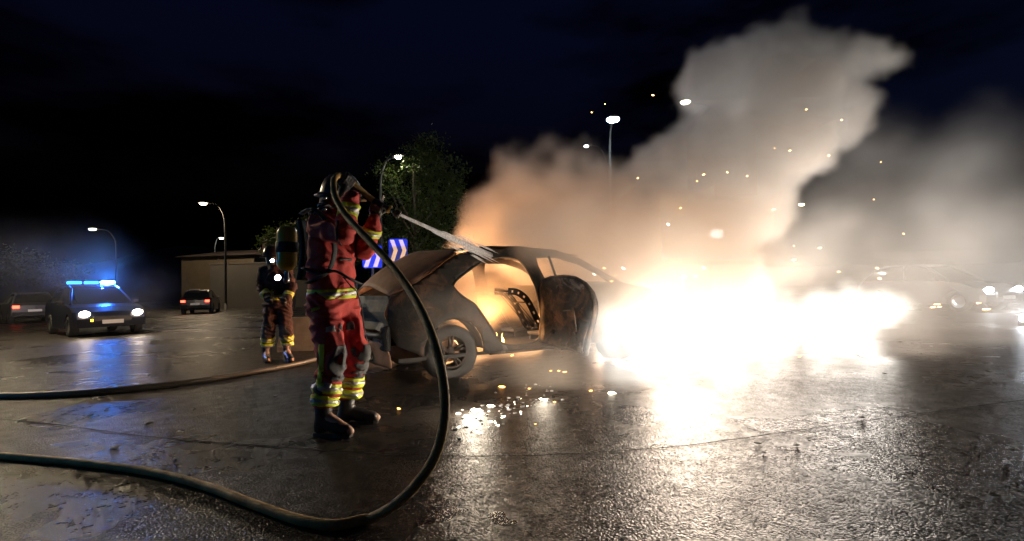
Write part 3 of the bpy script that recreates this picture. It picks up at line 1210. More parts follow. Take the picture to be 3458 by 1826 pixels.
def rear_f(u, v):
    # u across near to far, v bottom to top; a dented, creased tail panel
    z = 0.60 + v * 0.41
    yin = y_in(-0.745, z) + 0.015
    y = yin + u * (WID - 2 * yin)
    x = -0.74 - 0.10 * math.sin(math.pi * u)
    # fold lines: an upper shelf, a lower triangular dent
    ridge = max(0, 1 - abs(v - 0.62 - 0.25 * (u - 0.5)) / 0.32)
    dent = max(0, 1 - abs(u - 0.33) / 0.3 - abs(v - 0.25) / 0.55)
    x += -0.06 * ridge + 0.14 * dent + 0.02 * mnoise.noise(Vector((y * 6, z * 6, 0)))
    return Vector((x, y, z))


surf('tail_panel', 18, 9, rear_f, M_ASH, wreck, 0.012, smooth=False)
# rear bumper beam and what is left of its cover
bm = bmesh.new()
for a, b in ((0.10, 0.36),):
    pass
pts = [Vector((-0.80 - 0.10 * math.sin(math.pi * k / 12), 0.09 + (WID - 0.18) * k / 12, 0.555)) for k in range(13)]
tube(bm, pts, 0.05, 8, squash=0.7)
build('bumper_beam', bm, M_SOOT, wreck, True)


def bump_f(u, v):
    y = 0.06 + u * (WID - 0.12)
    z = 0.20 + v * 0.30
    ragged = 0.10 * mnoise.noise(Vector((u * 9, 0, 4)))
    if v > 0.7:
        z += ragged
    return Vector((-0.79 - 0.08 * math.sin(math.pi * u) + 0.05 * (1 - v) + 0.025 * mnoise.noise(Vector((y * 7, z * 7, 3))), y, z))


surf('bumper_cover', 22, 7, bump_f, M_RUST_LIT, wreck, 0.01)
bm = bmesh.new()
box(bm, (-0.83, 0.62, 0.36), (0.04, 0.20, 0.24), bev=0.01)
build('crash_box', bm, M_CREAM, wreck)
# number plate recess: frame of four bars round a black pocket
pl = None
bm = bmesh.new()
for c, s in (((-0.90, 0.98, 0.655), (0.035, 0.56, 0.018)), ((-0.90, 0.98, 0.535), (0.035, 0.56, 0.018)), ((-0.90, 0.71, 0.595), (0.033, 0.018, 0.13)), ((-0.90, 1.25, 0.595), (0.033, 0.018, 0.13))):
    box(bm, c, s, bev=0.004)
pl = build('plate_recess', bm, M_MELT, wreck)
bm = bmesh.new()
box(bm, (-0.882, 0.98, 0.595), (0.02, 0.51, 0.10))
build('backing', bm, M_SOOT, pl)
# melted tail lamps
for yy, sgn in ((0.10, 1), (WID - 0.10, -1)):
    bm = bmesh.new()
    box(bm, (-0.775, yy, 0.53), (0.07, 0.13, 0.28), Matrix.Rotation(R(-32 * sgn), 3, 'Z'), 0.02)
    tl = build('tail_lamp', bm, M_SOOT, wreck)
    for k in range(4):
        bm = bmesh.new()
        lumpy(bm, (-0.815, yy + 0.01 * sgn, 0.43 + k * 0.066), 0.036, 0.5, 2, 0.85, k * 2.2)
        build('lens_cell', bm, M_MELT, tl, True)
# bonnet, front, floor and bulkheads
surf('bonnet', 8, 10, lambda u, v: Vector((2.62 + u * 0.88, 0.10 + v * (WID - 0.2) + (0.5 - v) * 0.12 * u, 1.08 - 0.2 * u * u + 0.05 * math.sin(math.pi * v))), M_BURNT, wreck, 0.015)
surf('front_panel', 6, 10, lambda u, v: Vector((3.5 + 0.07 * math.sin(math.pi * v), 0.13 + v * (WID - 0.26), 0.33 + u * 0.55)), M_SOOT, wreck, 0.02)
bm = bmesh.new()
box(bm, (1.35, WID / 2, 0.27), (4.0, WID - 0.16, 0.04))
build('floor_pan', bm, M_SOOT, wreck)
surf('bulkhead', 4, 6, lambda u, v: Vector((2.62, 0.1 + v * (WID - 0.2), 0.3 + u * 0.72)), M_SOOT, wreck, 0.02)
surf('boot_wall', 4, 6, lambda u, v: Vector((-0.10 - u * 0.10, 0.1 + v * (WID - 0.2), 0.3 + u * 0.5)), M_SOOT, wreck, 0.02)


# skeleton seats: perforated side plates and bent tubes
def seat_skeleton(x, y):
    s = empty('seat_frame', (x, y, 0.3))
    s.parent = wreck
    for dy in (-0.2, 0.2):
        cur = smooth_path([(0.10, dy, 0.16), (0.0, dy, 0.22), (-0.10, dy, 0.40), (-0.22, dy, 0.60), (-0.36, dy, 0.70), (-0.50, dy, 0.72)], 5)
        bm = bmesh.new()
        n = len(cur)
        rows = []
        for i, p in enumerate(cur):
            a, b = cur[max(0, i - 1)], cur[min(n - 1, i + 1)]
            t = (b - a).normalized()
            nn = Vector((-t.z, 0, t.x))
            w = 0.045
            rows.append([bm.verts.new(p + nn * w * k) for k in (-1, -0.35, 0.35, 1)])
        for i in range(n - 1):
            for k in range(3):
                if k == 1 and i % 3 == 1:
                    continue
                bm.faces.new((rows[i][k], rows[i + 1][k], rows[i + 1][k + 1], rows[i][k + 1]))
        o = build('side_plate', bm, M_SOOT, s)
        md = o.modifiers.new('t', 'SOLIDIFY')
        md.thickness = 0.012
    bm = bmesh.new()
    for z_, x_ in ((0.72, -0.50), (0.56, -0.19), (0.2, 0.02)):
        tube(bm, [(x_, -0.2, z_), (x_, 0.2, z_)], 0.012, 6)
    for k in range(5):
        tube(bm, smooth_path([(-0.02, -0.15 + k * 0.075, 0.2), (-0.2, -0.15 + k * 0.075, 0.42), (-0.46, -0.15 + k * 0.075, 0.70)], 3), 0.005, 5)
    build('wire_springs', bm, M_SOOT, s, True)
    bm = bmesh.new()
    box(bm, (0.25, 0, 0.12), (0.46, 0.42, 0.05), bev=0.015)
    for dy in (-0.18, 0.18):
        box(bm, (0.25, dy, 0.055), (0.40, 0.03, 0.07))
    build('seat_pan', bm, M_SOOT, s)


seat_skeleton(1.42, 0.5)
seat_skeleton(1.42, 1.3)
bm = bmesh.new()
ring = [Vector((0.19 * math.cos(a), 0.19 * math.sin(a), 0)) for a in [2 * math.pi * k / 24 for k in range(25)]]
tube(bm, ring, 0.014, 6, False)
for a in (0.5, 2.6, 4.7):
    tube(bm, [(0, 0, -0.03), (0.19 * math.cos(a), 0.19 * math.sin(a), 0)], 0.011, 6)
lathe(bm, [(0, -0.05), (0.05, -0.045), (0.05, -0.02), (0, -0.015)], 12)
sw = build('steering_wheel', bm, M_SOOT, wreck, True)
sw.location = (2.05, 1.3, 0.92)
sw.rotation_euler = (0, R(-62), 0)


# wheels
def make_wheel(parent, loc, flip=1, burnt=True):
    w = empty('wheel', loc)
    w.parent = parent
    rot = Matrix.Rotation(R(90), 4, 'X')
    bm = bmesh.new()
    lathe(bm, [(0.20, -0.09), (0.27, -0.105), (0.315, -0.10), (0.335, -0.08), (0.34, -0.03), (0.34, 0.03), (0.335, 0.08), (0.315, 0.10), (0.27, 0.105), (0.20, 0.09)], 32, rot)
    for v in bm.verts:
        k = 1 + 0.07 * mnoise.noise(v.co * 9 + Vector(loc))
        v.co = Vector((v.co.x * k, v.co.y * k, max(v.co.z * k, -0.30) - 0.018))
    build('tyre', bm, M_SOOT, w, True)
    bm = bmesh.new()
    lathe(bm, [(0.0, 0.05), (0.055, 0.055), (0.06, 0.035), (0.055, -0.03), (0.0, -0.03)], 16, rot)
    lathe(bm, [(0.185, 0.085), (0.205, 0.09), (0.21, 0.06), (0.19, 0.05), (0.185, -0.08), (0.205, -0.09), (0.17, -0.085), (0.175, 0.05)], 28, rot)
    for k in range(5):
        a = R(72 * k + 15)
        d = Vector((math.cos(a), 0, math.sin(a)))
        n = Vector((-math.sin(a), 0, math.cos(a)))
        for off_ in (-1, 1):
            tube(bm, [Vector((0, -0.035 * flip, 0)) + d * 0.04, Vector((0, -0.055 * flip, 0)) + d * 0.19 + n * 0.03 * off_], [0.022, 0.016], 6)
    build('rim', bm, M_RIM, w, True)
    bm = bmesh.new()
    lathe(bm, [(0.0, 0.012), (0.13, 0.012), (0.13, -0.012), (0.0, -0.012)], 20, rot)
    o = build('brake_disc', bm, M_RUST_LIT, w, True)
    return w


make_wheel(wreck, (0, 0.17, 0.325), 1)
make_wheel(wreck, (2.6, 0.13, 0.325), 1)
make_wheel(wreck, (0, WID - 0.13, 0.325), -1)
make_wheel(wreck, (2.6, WID - 0.13, 0.325), -1)
# inner arch
for ax in (0, 2.6):
    surf('wheel_arch_liner', 12, 3, lambda u, v, ax=ax: Vector((ax + 0.385 * math.cos(math.pi * u), 0.03 + v * 0.26, 0.34 + 0.385 * math.sin(math.pi * u))), M_SOOT, wreck, 0.008)

# the open rear door, hinged at the middle pillar
door = empty('rear_door', (1.22, -0.03, 0))
door.parent = wreck
door.rotation_euler = (0, 0, R(-45 - 30))
tag(door, 'scorched rear door swung wide open, patched with rust')
DO = [(0.0, 0.36), (0.0, 1.08), (0.05, 1.15), (0.16, 1.175), (0.38, 1.185), (0.56, 1.16), (0.70, 1.09), (0.79, 0.99), (0.83, 0.86), (0.82, 0.74), (0.78, 0.60), (0.73, 0.45), (0.70, 0.34), (0.685, 0.25),
      (0.60, 0.26), (0.45, 0.29), (0.25, 0.32)]
poly_panel('door_skin', DO, [], lambda u, z: Vector((u, 0.055 + 0.03 * math.sin((z - 0.25) / 0.93 * math.pi) + 0.008 * mnoise.noise(Vector((u * 6, z * 6, 0))), z)), M_BURNT, door, 0.07, 0.012)
ci = Vector((0.40, 0.72))
DI = [tuple((Vector(p) - ci) * 0.97 + ci) for p in DO]


def circ(cx, cz, rx, rz, n=14):
    return [(cx + rx * math.cos(2 * math.pi * k / n), cz + rz * math.sin(2 * math.pi * k / n)) for k in range(n)]


M_DOORIN = wreck_mat('door_inner_steel', (0.03, 0.027, 0.024), (0.16, 0.085, 0.045), (0.26, 0.24, 0.21), 0.56)
poly_panel('door_inner', DI, [circ(0.60, 0.60, 0.03, 0.09), circ(0.22, 0.50, 0.03, 0.03)],
           lambda u, z: Vector((u, -0.035 + 0.022 * mnoise.noise(Vector((u * 5, z * 4, 7))) - 0.02 * math.sin(u * 11) * math.sin(z * 6), z)), M_DOORIN, door, 0.05, 0.008)
bm = bmesh.new()
tube(bm, [Vector((u, 0.005, z)) for u, z in DO + DO[:1]], 0.038, 8, False, squash=0.7)
build('door_rim', bm, M_BURNT, door, True)
bm = bmesh.new()
box(bm, (0.20, 0.01, 1.30), (0.028, 0.02, 0.34), Matrix.Rotation(R(-22), 3, 'Y'), 0.004)
build('window_guide', bm, M_SOOT, door)
bm = bmesh.new()
tube(bm, smooth_path([(0.56, -0.07, 0.80), (0.60, -0.10, 0.74), (0.62, -0.10, 0.60), (0.60, -0.06, 0.52)], 4), 0.012, 6)
tube(bm, [(0.45, -0.055, 0.36), (0.55, -0.055, 0.52), (0.60, -0.055, 0.42)], 0.008, 5)
build('latch_rods', bm, M_RIM, door, True)
# ------------------------------------------------------------------ firefighters
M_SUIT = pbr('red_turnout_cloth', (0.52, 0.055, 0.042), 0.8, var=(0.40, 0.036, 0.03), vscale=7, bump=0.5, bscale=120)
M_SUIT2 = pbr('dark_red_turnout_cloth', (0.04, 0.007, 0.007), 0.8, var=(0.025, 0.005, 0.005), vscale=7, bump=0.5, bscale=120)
M_LIME = pbr('lime_band', (0.62, 0.72, 0.02), 0.6, bump=0.2, bscale=150)
M_SILV = pbr('silver_band', (0.42, 0.42, 0.41), 0.35, 0.4, bump=0.2, bscale=120)
M_PATCH = pbr('grey_knee_patch', (0.05, 0.05, 0.052), 0.7, var=(0.075, 0.075, 0.075), vscale=20, bump=0.3, bscale=150)
M_BLACK = pbr('black_leather', (0.012, 0.012, 0.012), 0.45, var=(0.022, 0.021, 0.02), vscale=14, bump=0.3, bscale=60)
M_RUB = pbr('boot_rubber', (0.018, 0.017, 0.016), 0.35, var=(0.035, 0.032, 0.03), vscale=10, bump=0.25, bscale=50)
M_SKIN = pbr('skin', (0.45, 0.28, 0.2), 0.5)
M_WEB = pbr('black_webbing', (0.014, 0.014, 0.016), 0.7, bump=0.3, bscale=150)
M_CYL = pbr('yellow_cylinder_paint', (0.55, 0.38, 0.04), 0.28, var=(0.42, 0.28, 0.03), vscale=6, coat=0.4)
M_STEEL = pbr('bright_steel', (0.6, 0.6, 0.6), 0.25, 1.0)
M_HELM = pbr('dark_helmet_shell', (0.02, 0.012, 0.012), 0.3, coat=0.3)


def grip(center, axis, toward, name, parent, mat, rad=0.032, side=1):
    """a gloved hand closed round a bar: palm, four unequal bent fingers and a thumb"""
    a = axis.normalized()
    t = (toward - a * toward.dot(a)).normalized()       # from the bar to the palm
    b = a.cross(t) * side
    caps = []

    def on(ang, along, rr):
        return center + a * along + (t * math.cos(ang) + b * math.sin(ang)) * rr
    pr = rad + 0.020
    for k in range(4):
        s = (k - 1.5) * 0.023
        ln = (0.92, 1.05, 1.0, 0.82)[k]
        A = [0.2, 0.2 + 0.95 * ln, 0.2 + 1.75 * ln, 0.2 + 2.45 * ln]
        P = [on(x, s, pr - 0.004 * i) for i, x in enumerate(A)]
        for i in range(3):
            caps.append((P[i], 0.0125 - 0.001 * i, P[i + 1], 0.0115 - 0.001 * i))
        caps.append((on(-0.5, s * 0.9, pr + 0.012), 0.016, P[0], 0.0145))
    base = on(-0.9, 0.045, pr + 0.01)
    caps.append((base, 0.017, on(-1.4, 0.062, pr), 0.015))
    caps.append((on(-1.4, 0.062, pr), 0.015, on(-2.2, 0.05, pr - 0.004), 0.0125))
    caps.append((on(-0.5, -0.03, pr + 0.015), 0.022, on(-0.7, 0.035, pr + 0.015), 0.022))
    wrist = on(-0.55, 0.0, pr + 0.075)
    caps.append((on(-0.55, 0, pr + 0.02), 0.032, wrist, 0.034))
    me = fused(caps, 0.006, 3)
    o = link(name, me, mat, parent, True)
    return o, wrist


def keep(p, n):
    return (p, n)


def limb_band(src, p1, p2, t0, t1, off, name, mat, parent, rad):
    ax = (p2 - p1).normalized()
    a = p1 + (p2 - p1) * t0
    b = p1 + (p2 - p1) * t1
    me = strip_of(src, [(a, -ax), (b, ax)], off, near=(a, b, rad))
    return link(name, me, mat, parent, True)


def boot(ank, toe, name, parent, mat, sole=0.0):
    d = (toe - ank)
    d.z = 0
    ln = d.length
    d.normalize()
    a0 = Vector((ank.x, ank.y, sole))
    caps = [(a0 + Vector((0, 0, 0.34)), 0.073, a0 + Vector((0, 0, 0.14)), 0.060), (a0 + Vector((0, 0, 0.14)), 0.060, a0 + Vector((0, 0, 0.065)) - d * 0.02, 0.060),
            (a0 + Vector((0, 0, 0.10)), 0.055, a0 + d * (ln * 0.6) + Vector((0, 0, 0.065)), 0.052), (a0 + d * (ln * 0.6) + Vector((0, 0, 0.06)), 0.052, a0 + d * (ln - 0.03) + Vector((0, 0, 0.050)), 0.046)]
    me = fused(caps, 0.010, 4, 0.004, 14, cut=[(Vector((0, 0, 0.012 + sole)), Vector((0, 0, -1)))])
    o = link(name, me, mat, parent, True)
    # sole
    n = Vector((-d.y, d.x, 0))
    out = []
    for s, w in ((-0.075, 0.030), (-0.06, 0.045), (0.03, 0.044), (0.10, 0.042), (ln - 0.08, 0.052), (ln - 0.02, 0.044), (ln + 0.012, 0.022)):
        out.append((s, w))
    bm = bmesh.new()
    loop = [a0 + d * s + n * w for s, w in out] + [a0 + d * s - n * w for s, w in reversed(out)]
    lo_ = [bm.verts.new((p.x, p.y, 0.002 + sole)) for p in loop]
    hi_ = [bm.verts.new((p.x, p.y, 0.026 + sole)) for p in loop]
    bm.faces.new(lo_)
    bm.faces.new(list(reversed(hi_)))
    for i in range(len(loop)):
        j = (i + 1) % len(loop)
        bm.faces.new((lo_[i], lo_[j], hi_[j], hi_[i]))
    build('sole', bm, mat, o)
    return o


def figure(J, label, msuit, fold_seed, grips, lean, full=True):
    """J: joints in world space. One body; suit, boots, gloves, helmet and bands are worn on it."""
    body_caps = [(J['P'], 0.12, J['Ch'], 0.125), (J['Sn'], 0.06, J['Sf'], 0.06), (J['Ch'], 0.12, J['Nk'], 0.06), (J['Nk'], 0.055, J['Hd'], 0.07),
                 (J['Hd'] + Vector((0, 0, 0.02)), 0.092, J['Hd'] + Vector((0, 0, -0.05)) + J['look'] * 0.03, 0.07),
                 (J['Hd'] + J['look'] * 0.095 + Vector((0, 0, -0.02)), 0.014, J['Hd'] + J['look'] * 0.08 + Vector((0, 0, 0.02)), 0.012)]
    for s in 'nf':
        body_caps += [(J['H' + s], 0.085, J['K' + s], 0.06), (J['K' + s], 0.06, J['A' + s], 0.045), (J['A' + s], 0.045, J['T' + s] + Vector((0, 0, 0.045)), 0.035),
                      (J['S' + s], 0.055, J['E' + s], 0.042), (J['E' + s], 0.042, J['W' + s], 0.032)]
    root = link('person', fused(body_caps, 0.016, 3), M_SKIN, None, True)
    tag(root, label, 'person')
    # trousers
    tc = [(J['Hn'], 0.135, J['Hf'], 0.135), (J['P'] + Vector((0, 0, 0.05)), 0.165, J['P'] + Vector((0, 0, -0.02)), 0.16)]
    for s in 'nf':
        dn = (J['A' + s] - J['K' + s])
        tc += [(J['H' + s], 0.125, J['K' + s], 0.100), (J['K' + s] + Vector((0, 0, 0.02)), 0.100, J['K' + s] + dn * 0.85, 0.088),
               (J['H' + s] + J['look'] * 0.02, 0.11, J['K' + s] + J['look'] * 0.02, 0.09)]
    cuts = []
    tro_me = fused(tc, 0.012, 3, 0.022, 7.0, fold_seed)
    # hem: cut below each ankle
    bm = bmesh.new()
    bm.from_mesh(tro_me)
    hz = min(J['An'].z, J['Af'].z) + 0.10
    bmesh.ops.bisect_plane(bm, geom=bm.verts[:] + bm.edges[:] + bm.faces[:], plane_co=(0, 0, hz), plane_no=(0, 0, -1), clear_outer=True)
    bm.to_mesh(tro_me)
    bm.free()
    trousers = link('trousers', tro_me, msuit, root, True)
    fwd = J['look'].copy()
    fwd.z = 0
    fwd.normalize()
    for s in 'nf':
        K, A = J['K' + s], J['A' + s]
        dn = (A - K)
        L_ = dn.length
        ax = dn.normalized()
        hemt = (K.z - hz) / (K.z - A.z)
        e = 0.024 / L_
        # two reflective bands, each lime with a silver centre
        for t0 in (hemt - 7.0 * e, hemt - 3.2 * e):
            bnd = limb_band(tro_me, K, A, t0, t0 + 3.0 * e, 0.003, 'leg_band', M_LIME, trousers, 0.16)
            limb_band(tro_me, K, A, t0 + 1.0 * e, t0 + 2.0 * e, 0.008, 'silver_stripe', M_SILV, trousers, 0.16)
        # knee patch: front half only
        up = (J['H' + s] - K).normalized()
        me = strip_of(tro_me, [(K + up * 0.06, up), (K + ax * 0.17, ax)], 0.003, near=(K + up * 0.06, K + ax * 0.17, 0.15), face_dir=(fwd + Vector((0, 0, 0.0)), 0.62))
        link('knee_patch', me, M_PATCH, trousers, True)
        boot(A, J['T' + s], 'boot', root, M_RUB, J.get('sole' + s, 0.0))
    # jacket
    hem = J['P'] + Vector((0, 0, -0.03))
    rt = (J['Sf'] - J['Sn']).normalized()
    jc = [(J['P'], 0.165, J['Ch'], 0.165), (J['P'] + rt * 0.07, 0.13, J['Ch'] + rt * 0.09, 0.13), (J['P'] - rt * 0.07, 0.13, J['Ch'] - rt * 0.09, 0.13),
          (J['Sn'], 0.095, J['Sf'], 0.095), (J['Ch'], 0.16, J['Nk'] + Vector((0, 0, -0.04)), 0.09), (J['Nk'] + Vector((0, 0, -0.05)), 0.088, J['Nk'] + Vector((0, 0, 0.04)), 0.075)]
    for s in 'nf':
        jc += [(J['S' + s], 0.090, J['E' + s], 0.076), (J['E' + s], 0.076, J['W' + s], 0.060), (J['Ch'] + (J['S' + s] - J['Ch']) * 0.6, 0.11, J['S' + s], 0.088)]
    jme = fused(jc, 0.012, 3, 0.024, 6.5, fold_seed + 4)
    bm = bmesh.new()
    bm.from_mesh(jme)
    bmesh.ops.bisect_plane(bm, geom=bm.verts[:] + bm.edges[:] + bm.faces[:], plane_co=hem, plane_no=(0, 0, -1), clear_outer=True)
    bm.to_mesh(jme)
    bm.free()
    jacket = link('jacket', jme, msuit, root, True)
    upv = (J['Ch'] - J['P']).normalized()
    pb = hem + Vector((0, 0, 0.015))
    for nm, a, b, off, mt in (('waist_band', 0.0, 0.078, 0.004, M_LIME), ('silver_stripe', 0.026, 0.052, 0.009, M_SILV)):
        me = strip_of(jme, [(pb + upv * a, -upv), (pb + upv * b, upv)], off, near=(J['P'], J['P'] + upv * 0.1, 0.30))
        link(nm, me, mt, jacket, True)
    for s in 'nf':
        E, W = J['E' + s], J['W' + s]
        for t0 in (0.50,):
            limb_band(jme, E, W, t0, t0 + 0.30, 0.004, 'sleeve_band', M_LIME, jacket, 0.12)
            limb_band(jme, E, W, t0 + 0.10, t0 + 0.20, 0.009, 'silver_stripe', M_SILV, jacket, 0.12)
    # helmet: dome, brim, neck flap
    H = J['Hd'] + Vector((0, 0, 0.045))
    he = empty('helmet', H)
    he.rotation_euler = J['look'].to_track_quat('X', 'Z').to_euler()
    he.parent = root
    bm = bmesh.new()
    prof = [(0.150, -0.045), (0.152, -0.03), (0.145, 0.02), (0.128, 0.07), (0.095, 0.11), (0.05, 0.13), (0.0, 0.136)]
    vv = lathe(bm, prof, 24)
    bmesh.ops.scale(bm, vec=(1.14, 0.94, 1), verts=vv)
    for k in range(5):
        a = -0.10 + k * 0.05
    tube(bm, smooth_path([(-0.16, 0, 0.0), (-0.12, 0, 0.085), (0, 0, 0.14), (0.12, 0, 0.09), (0.165, 0, 0.0)], 4), 0.012, 6)
    build('helmet_shell', bm, M_HELM, he, True)
    bm = bmesh.new()
    vv = lathe(bm, [(0.150, -0.035), (0.185, -0.055), (0.188, -0.063), (0.150, -0.048)], 24)
    bmesh.ops.scale(bm, vec=(1.15, 0.95, 1), verts=vv)
    build('helmet_brim', bm, M_HELM, he, True)
    surf('neck_flap', 10, 4, lambda u, v: Vector((-0.155 * math.cos(R(-85 + 170 * u)) * (1 + 0.06 * v), 0.145 * math.sin(R(-85 + 170 * u)), -0.05 - 0.16 * v)), M_SUIT2, he, 0.006)
    surf('face_mask', 8, 6, lambda u, v: Vector((0.125 * math.cos(R(-60 + 120 * u)) * (1 - 0.3 * v * v), 0.11 * math.sin(R(-60 + 120 * u)) * (1 - .25 * v), 0.0 - 0.18 * v)), M_BLACK, he, 0.006)
    for (c, ax, tw, sd, rad) in grips:
        grip(c, ax, tw, 'glove', root, M_BLACK, rad, sd)
    return root, trousers, jacket, jme, tro_me


look1 = Vector((0.93, -0.32, -0.12)).normalized()
J1 = dict(P=at(1122, 1000, 4.08), Ch=at(1118, 835, 4.06), Nk=at(1132, 715, 4.08), Hd=at(1152, 662, 4.06), look=look1,
          Hn=at(1092, 1030, 3.98), Hf=at(1160, 1028, 4.2), Kn=at(1122, 1205, 3.90), Kf=at(1200, 1200, 4.16), An=at(1092, 1400, 3.84), Af=at(1172, 1385, 4.14),
          Tn=gnd(1182, 1476), Tf=gnd(1272, 1428), Sn=at(1082, 765, 3.92), Sf=at(1178, 775, 4.24), En=at(1162, 795, 3.70), Ef=at(1234, 842, 4.10),
          Wn=at(1184, 672, 3.78), Wf=at(1260, 752, 4.05))
hose_r = 0.023
HP = [at(1282, 690, 4.08), at(1245, 664, 4.06), at(1205, 630, 4.0), at(1172, 604, 3.92), at(1142, 592, 3.84), at(1127, 612, 3.74), at(1131, 660, 3.64), at(1165, 722, 3.5), at(1230, 795, 3.32), at(1310, 882, 3.08),
      at(1390, 990, 2.80), at(1450, 1110, 2.58), at(1488, 1240, 2.44), at(1502, 1370, 2.36), at(1486, 1490, 2.31), at(1440, 1590, 2.29), at(1350, 1690, 2.30)]
GP = [gnd(1245, 1752, hose_r), gnd(1130, 1772, hose_r), gnd(1000, 1752, hose_r), gnd(850, 1700, hose_r), gnd(690, 1640, hose_r), gnd(500, 1592, hose_r), gnd(250, 1560, hose_r),
      gnd(0, 1538, hose_r), gnd(-400, 1500, hose_r), gnd(-1100, 1460, hose_r)]
hose_path = smooth_path(HP + GP, 9)
for p in hose_path:
    p.z = max(p.z, hose_r)
h_n = (HP[3] - HP[2]).normalized()
noz_d = (at(1345, 722, 4.1) - at(1270, 684, 4.08)).normalized()
gn_c = HP[3].copy()
gf_c = at(1276, 692, 4.08)
person1, trou1, jack1, jme1, tme1 = figure(J1, 'firefighter in red turnout suit aiming a hose at the burning car', M_SUIT, 1.0,
                                           [(gn_c, h_n, J1['Wn'] - gn_c, 1, 0.030), (gf_c, noz_d, J1['Wf'] - gf_c, -1, 0.028)], 0)
# suit details: side stripe, pocket patches, chevron tags, storm flap, drag strap
sd = Vector((0.1, -1, 0))
hip_s, kn_s, an_s = at(1092, 1165, 3.85), at(1086, 1245, 3.80), at(1064, 1345, 3.76)
bmx = []
for a, b in ((hip_s, kn_s), (kn_s, an_s)):
    d = (b - a).normalized()
    n = d.cross(Vector((0, -1, 0))).normalized()
    me = strip_of(tme1, [(a, -d), (b, d), (a + n * 0.020, n), (a - n * 0.020, -n)], 0.003, face_dir=(Vector((-0.3, -1, 0)).normalized(), 0.15))
    link('side_stripe', me, M_LIME, trou1, True)


def cloth_patch(src, px, py, Y, w, h, name, mat, parent, tilt=0.0, off=0.004):
    c = at(px, py, Y)
    x = Vector((math.cos(tilt), 0, math.sin(tilt)))
    z = Vector((-math.sin(tilt), 0, math.cos(tilt)))
    me = strip_of(src, [(c + x * w / 2, x), (c - x * w / 2, -x), (c + z * h / 2, z), (c - z * h / 2, -z)], off, near=(c, c + Vector((0, 0.001, 0)), 0.12 + max(w, h) * 0.5 if name != 'chest_band' else 0.07), face_dir=(Vector((0, -1, 0)), 0.15))
    if len(me.polygons):
        link(name, me, mat, parent, True)


cloth_patch(tme1, 1068, 1043, 3.86, 0.065, 0.022, 'pocket_tab', M_LIME, trou1, 0.25)
cloth_patch(tme1, 1116, 1111, 3.84, 0.058, 0.040, 'pocket_tag', M_SILV, trou1, 0.1)
cloth_patch(tme1, 1164, 1104, 3.95, 0.055, 0.062, 'pocket_flap', M_BLACK, trou1, 0.0)
cloth_patch(tme1, 1108, 1304, 3.80, 0.045, 0.060, 'shin_tag', M_SILV, trou1, -0.2)
cloth_patch(jme1, 1165, 872, 3.88, 0.13, 0.018, 'pocket_edge', M_BLACK, jack1, 0.0)
cloth_patch(jme1, 1182, 850, 3.88, 0.016, 0.42, 'storm_flap', M_SUIT2, jack1, 0.05, 0.008)
cloth_patch(jme1, 1148, 797, 3.88, 0.07, 0.045, 'chest_band', M_LIME, jack1, -0.1)
bm = bmesh.new()
tube(bm, smooth_path([at(1160, 935, 3.86), at(1185, 965, 3.84), at(1205, 985, 3.86), at(1222, 1040, 3.9), at(1232, 1120, 3.94), at(1240, 1150, 3.95)], 4), 0.009, 6, squash=0.4)
build('waist_strap', bm, M_WEB, person1, True)

# breathing set worn on the back
ba = empty('breathing_apparatus', at(985, 905, 4.18))
tag(ba, 'yellow air cylinder breathing set worn on the hose-holding firefighter\'s back', 'breathing set')
inv = ba.location
cb, ct = at(968, 915, 4.2) - inv, at(970, 762, 4.2) - inv
cd = (ct - cb)
bm = bmesh.new()
L_ = cd.length
r_ = 0.079
lathe(bm, [(0.0, -0.0), (0.04, 0.005), (r_ * 0.9, 0.04), (r_, 0.075), (r_, L_ - 0.075), (r_ * 0.93, L_ - 0.035), (r_ * 0.7, L_ - 0.010), (0.0, L_)], 28, axis_mat(cb, cd))
cyl = build('cylinder', bm, M_CYL, ba, True)
bm = bmesh.new()
for t0, hh in ((0.52, 0.085),):
    lathe(bm, [(r_ + 0.003, L_ * t0 - hh / 2), (r_ + 0.009, L_ * t0 - hh / 2), (r_ + 0.009, L_ * t0 + hh / 2), (r_ + 0.003, L_ * t0 + hh / 2)], 28, axis_mat(cb, cd))
build('cylinder_strap', bm, M_WEB, ba, True)
bm = bmesh.new()
lathe(bm, [(0.0, -0.10), (0.026, -0.098), (0.026, -0.06), (0.018, -0.05), (0.018, 0.01)], 14, axis_mat(cb, cd))
build('valve', bm, M_STEEL, ba, True)
bk = at(1010, 845, 4.10) - inv
surf('backplate', 6, 10, lambda u, v: Vector((bk.x + 0.03 * math.sin(v * 3) + 0.06 * u * u + 0.02, bk.y - 0.07 + 0.24 * u, bk.z - 0.24 + 0.48 * v)), M_WEB, ba, 0.03)
bm = bmesh.new()
q = [at(1020, 720, 4.0), at(1055, 705, 3.84), at(1090, 730, 3.80), at(1120, 780, 3.82), at(1130, 850, 3.83), at(1105, 920, 3.85), at(1040, 955, 3.9)]
tube(bm, [p - inv for p in smooth_path(q, 5)], 0.028, 8, squash=0.35)
build('shoulder_strap', bm, M_WEB, ba, True)
bm = bmesh.new()
q = [at(1025, 905, 3.88), at(1080, 925, 3.83), at(1130, 915, 3.84), at(1180, 940, 3.88), at(1212, 955, 3.98)]
tube(bm, [p - inv for p in smooth_path(q, 5)], 0.03, 8, squash=0.35)
build('waist_belt', bm, M_WEB, ba, True)
bm = bmesh.new()
q = [at(1062, 722, 3.86), at(1085, 700, 3.82), at(1105, 690, 3.84), at(1120, 700, 3.9), at(1135, 690, 3.95)]
tube(bm, [p - inv for p in smooth_path(q, 5)], 0.011, 8)
build('air_hose', bm, M_BLACK, ba, True)
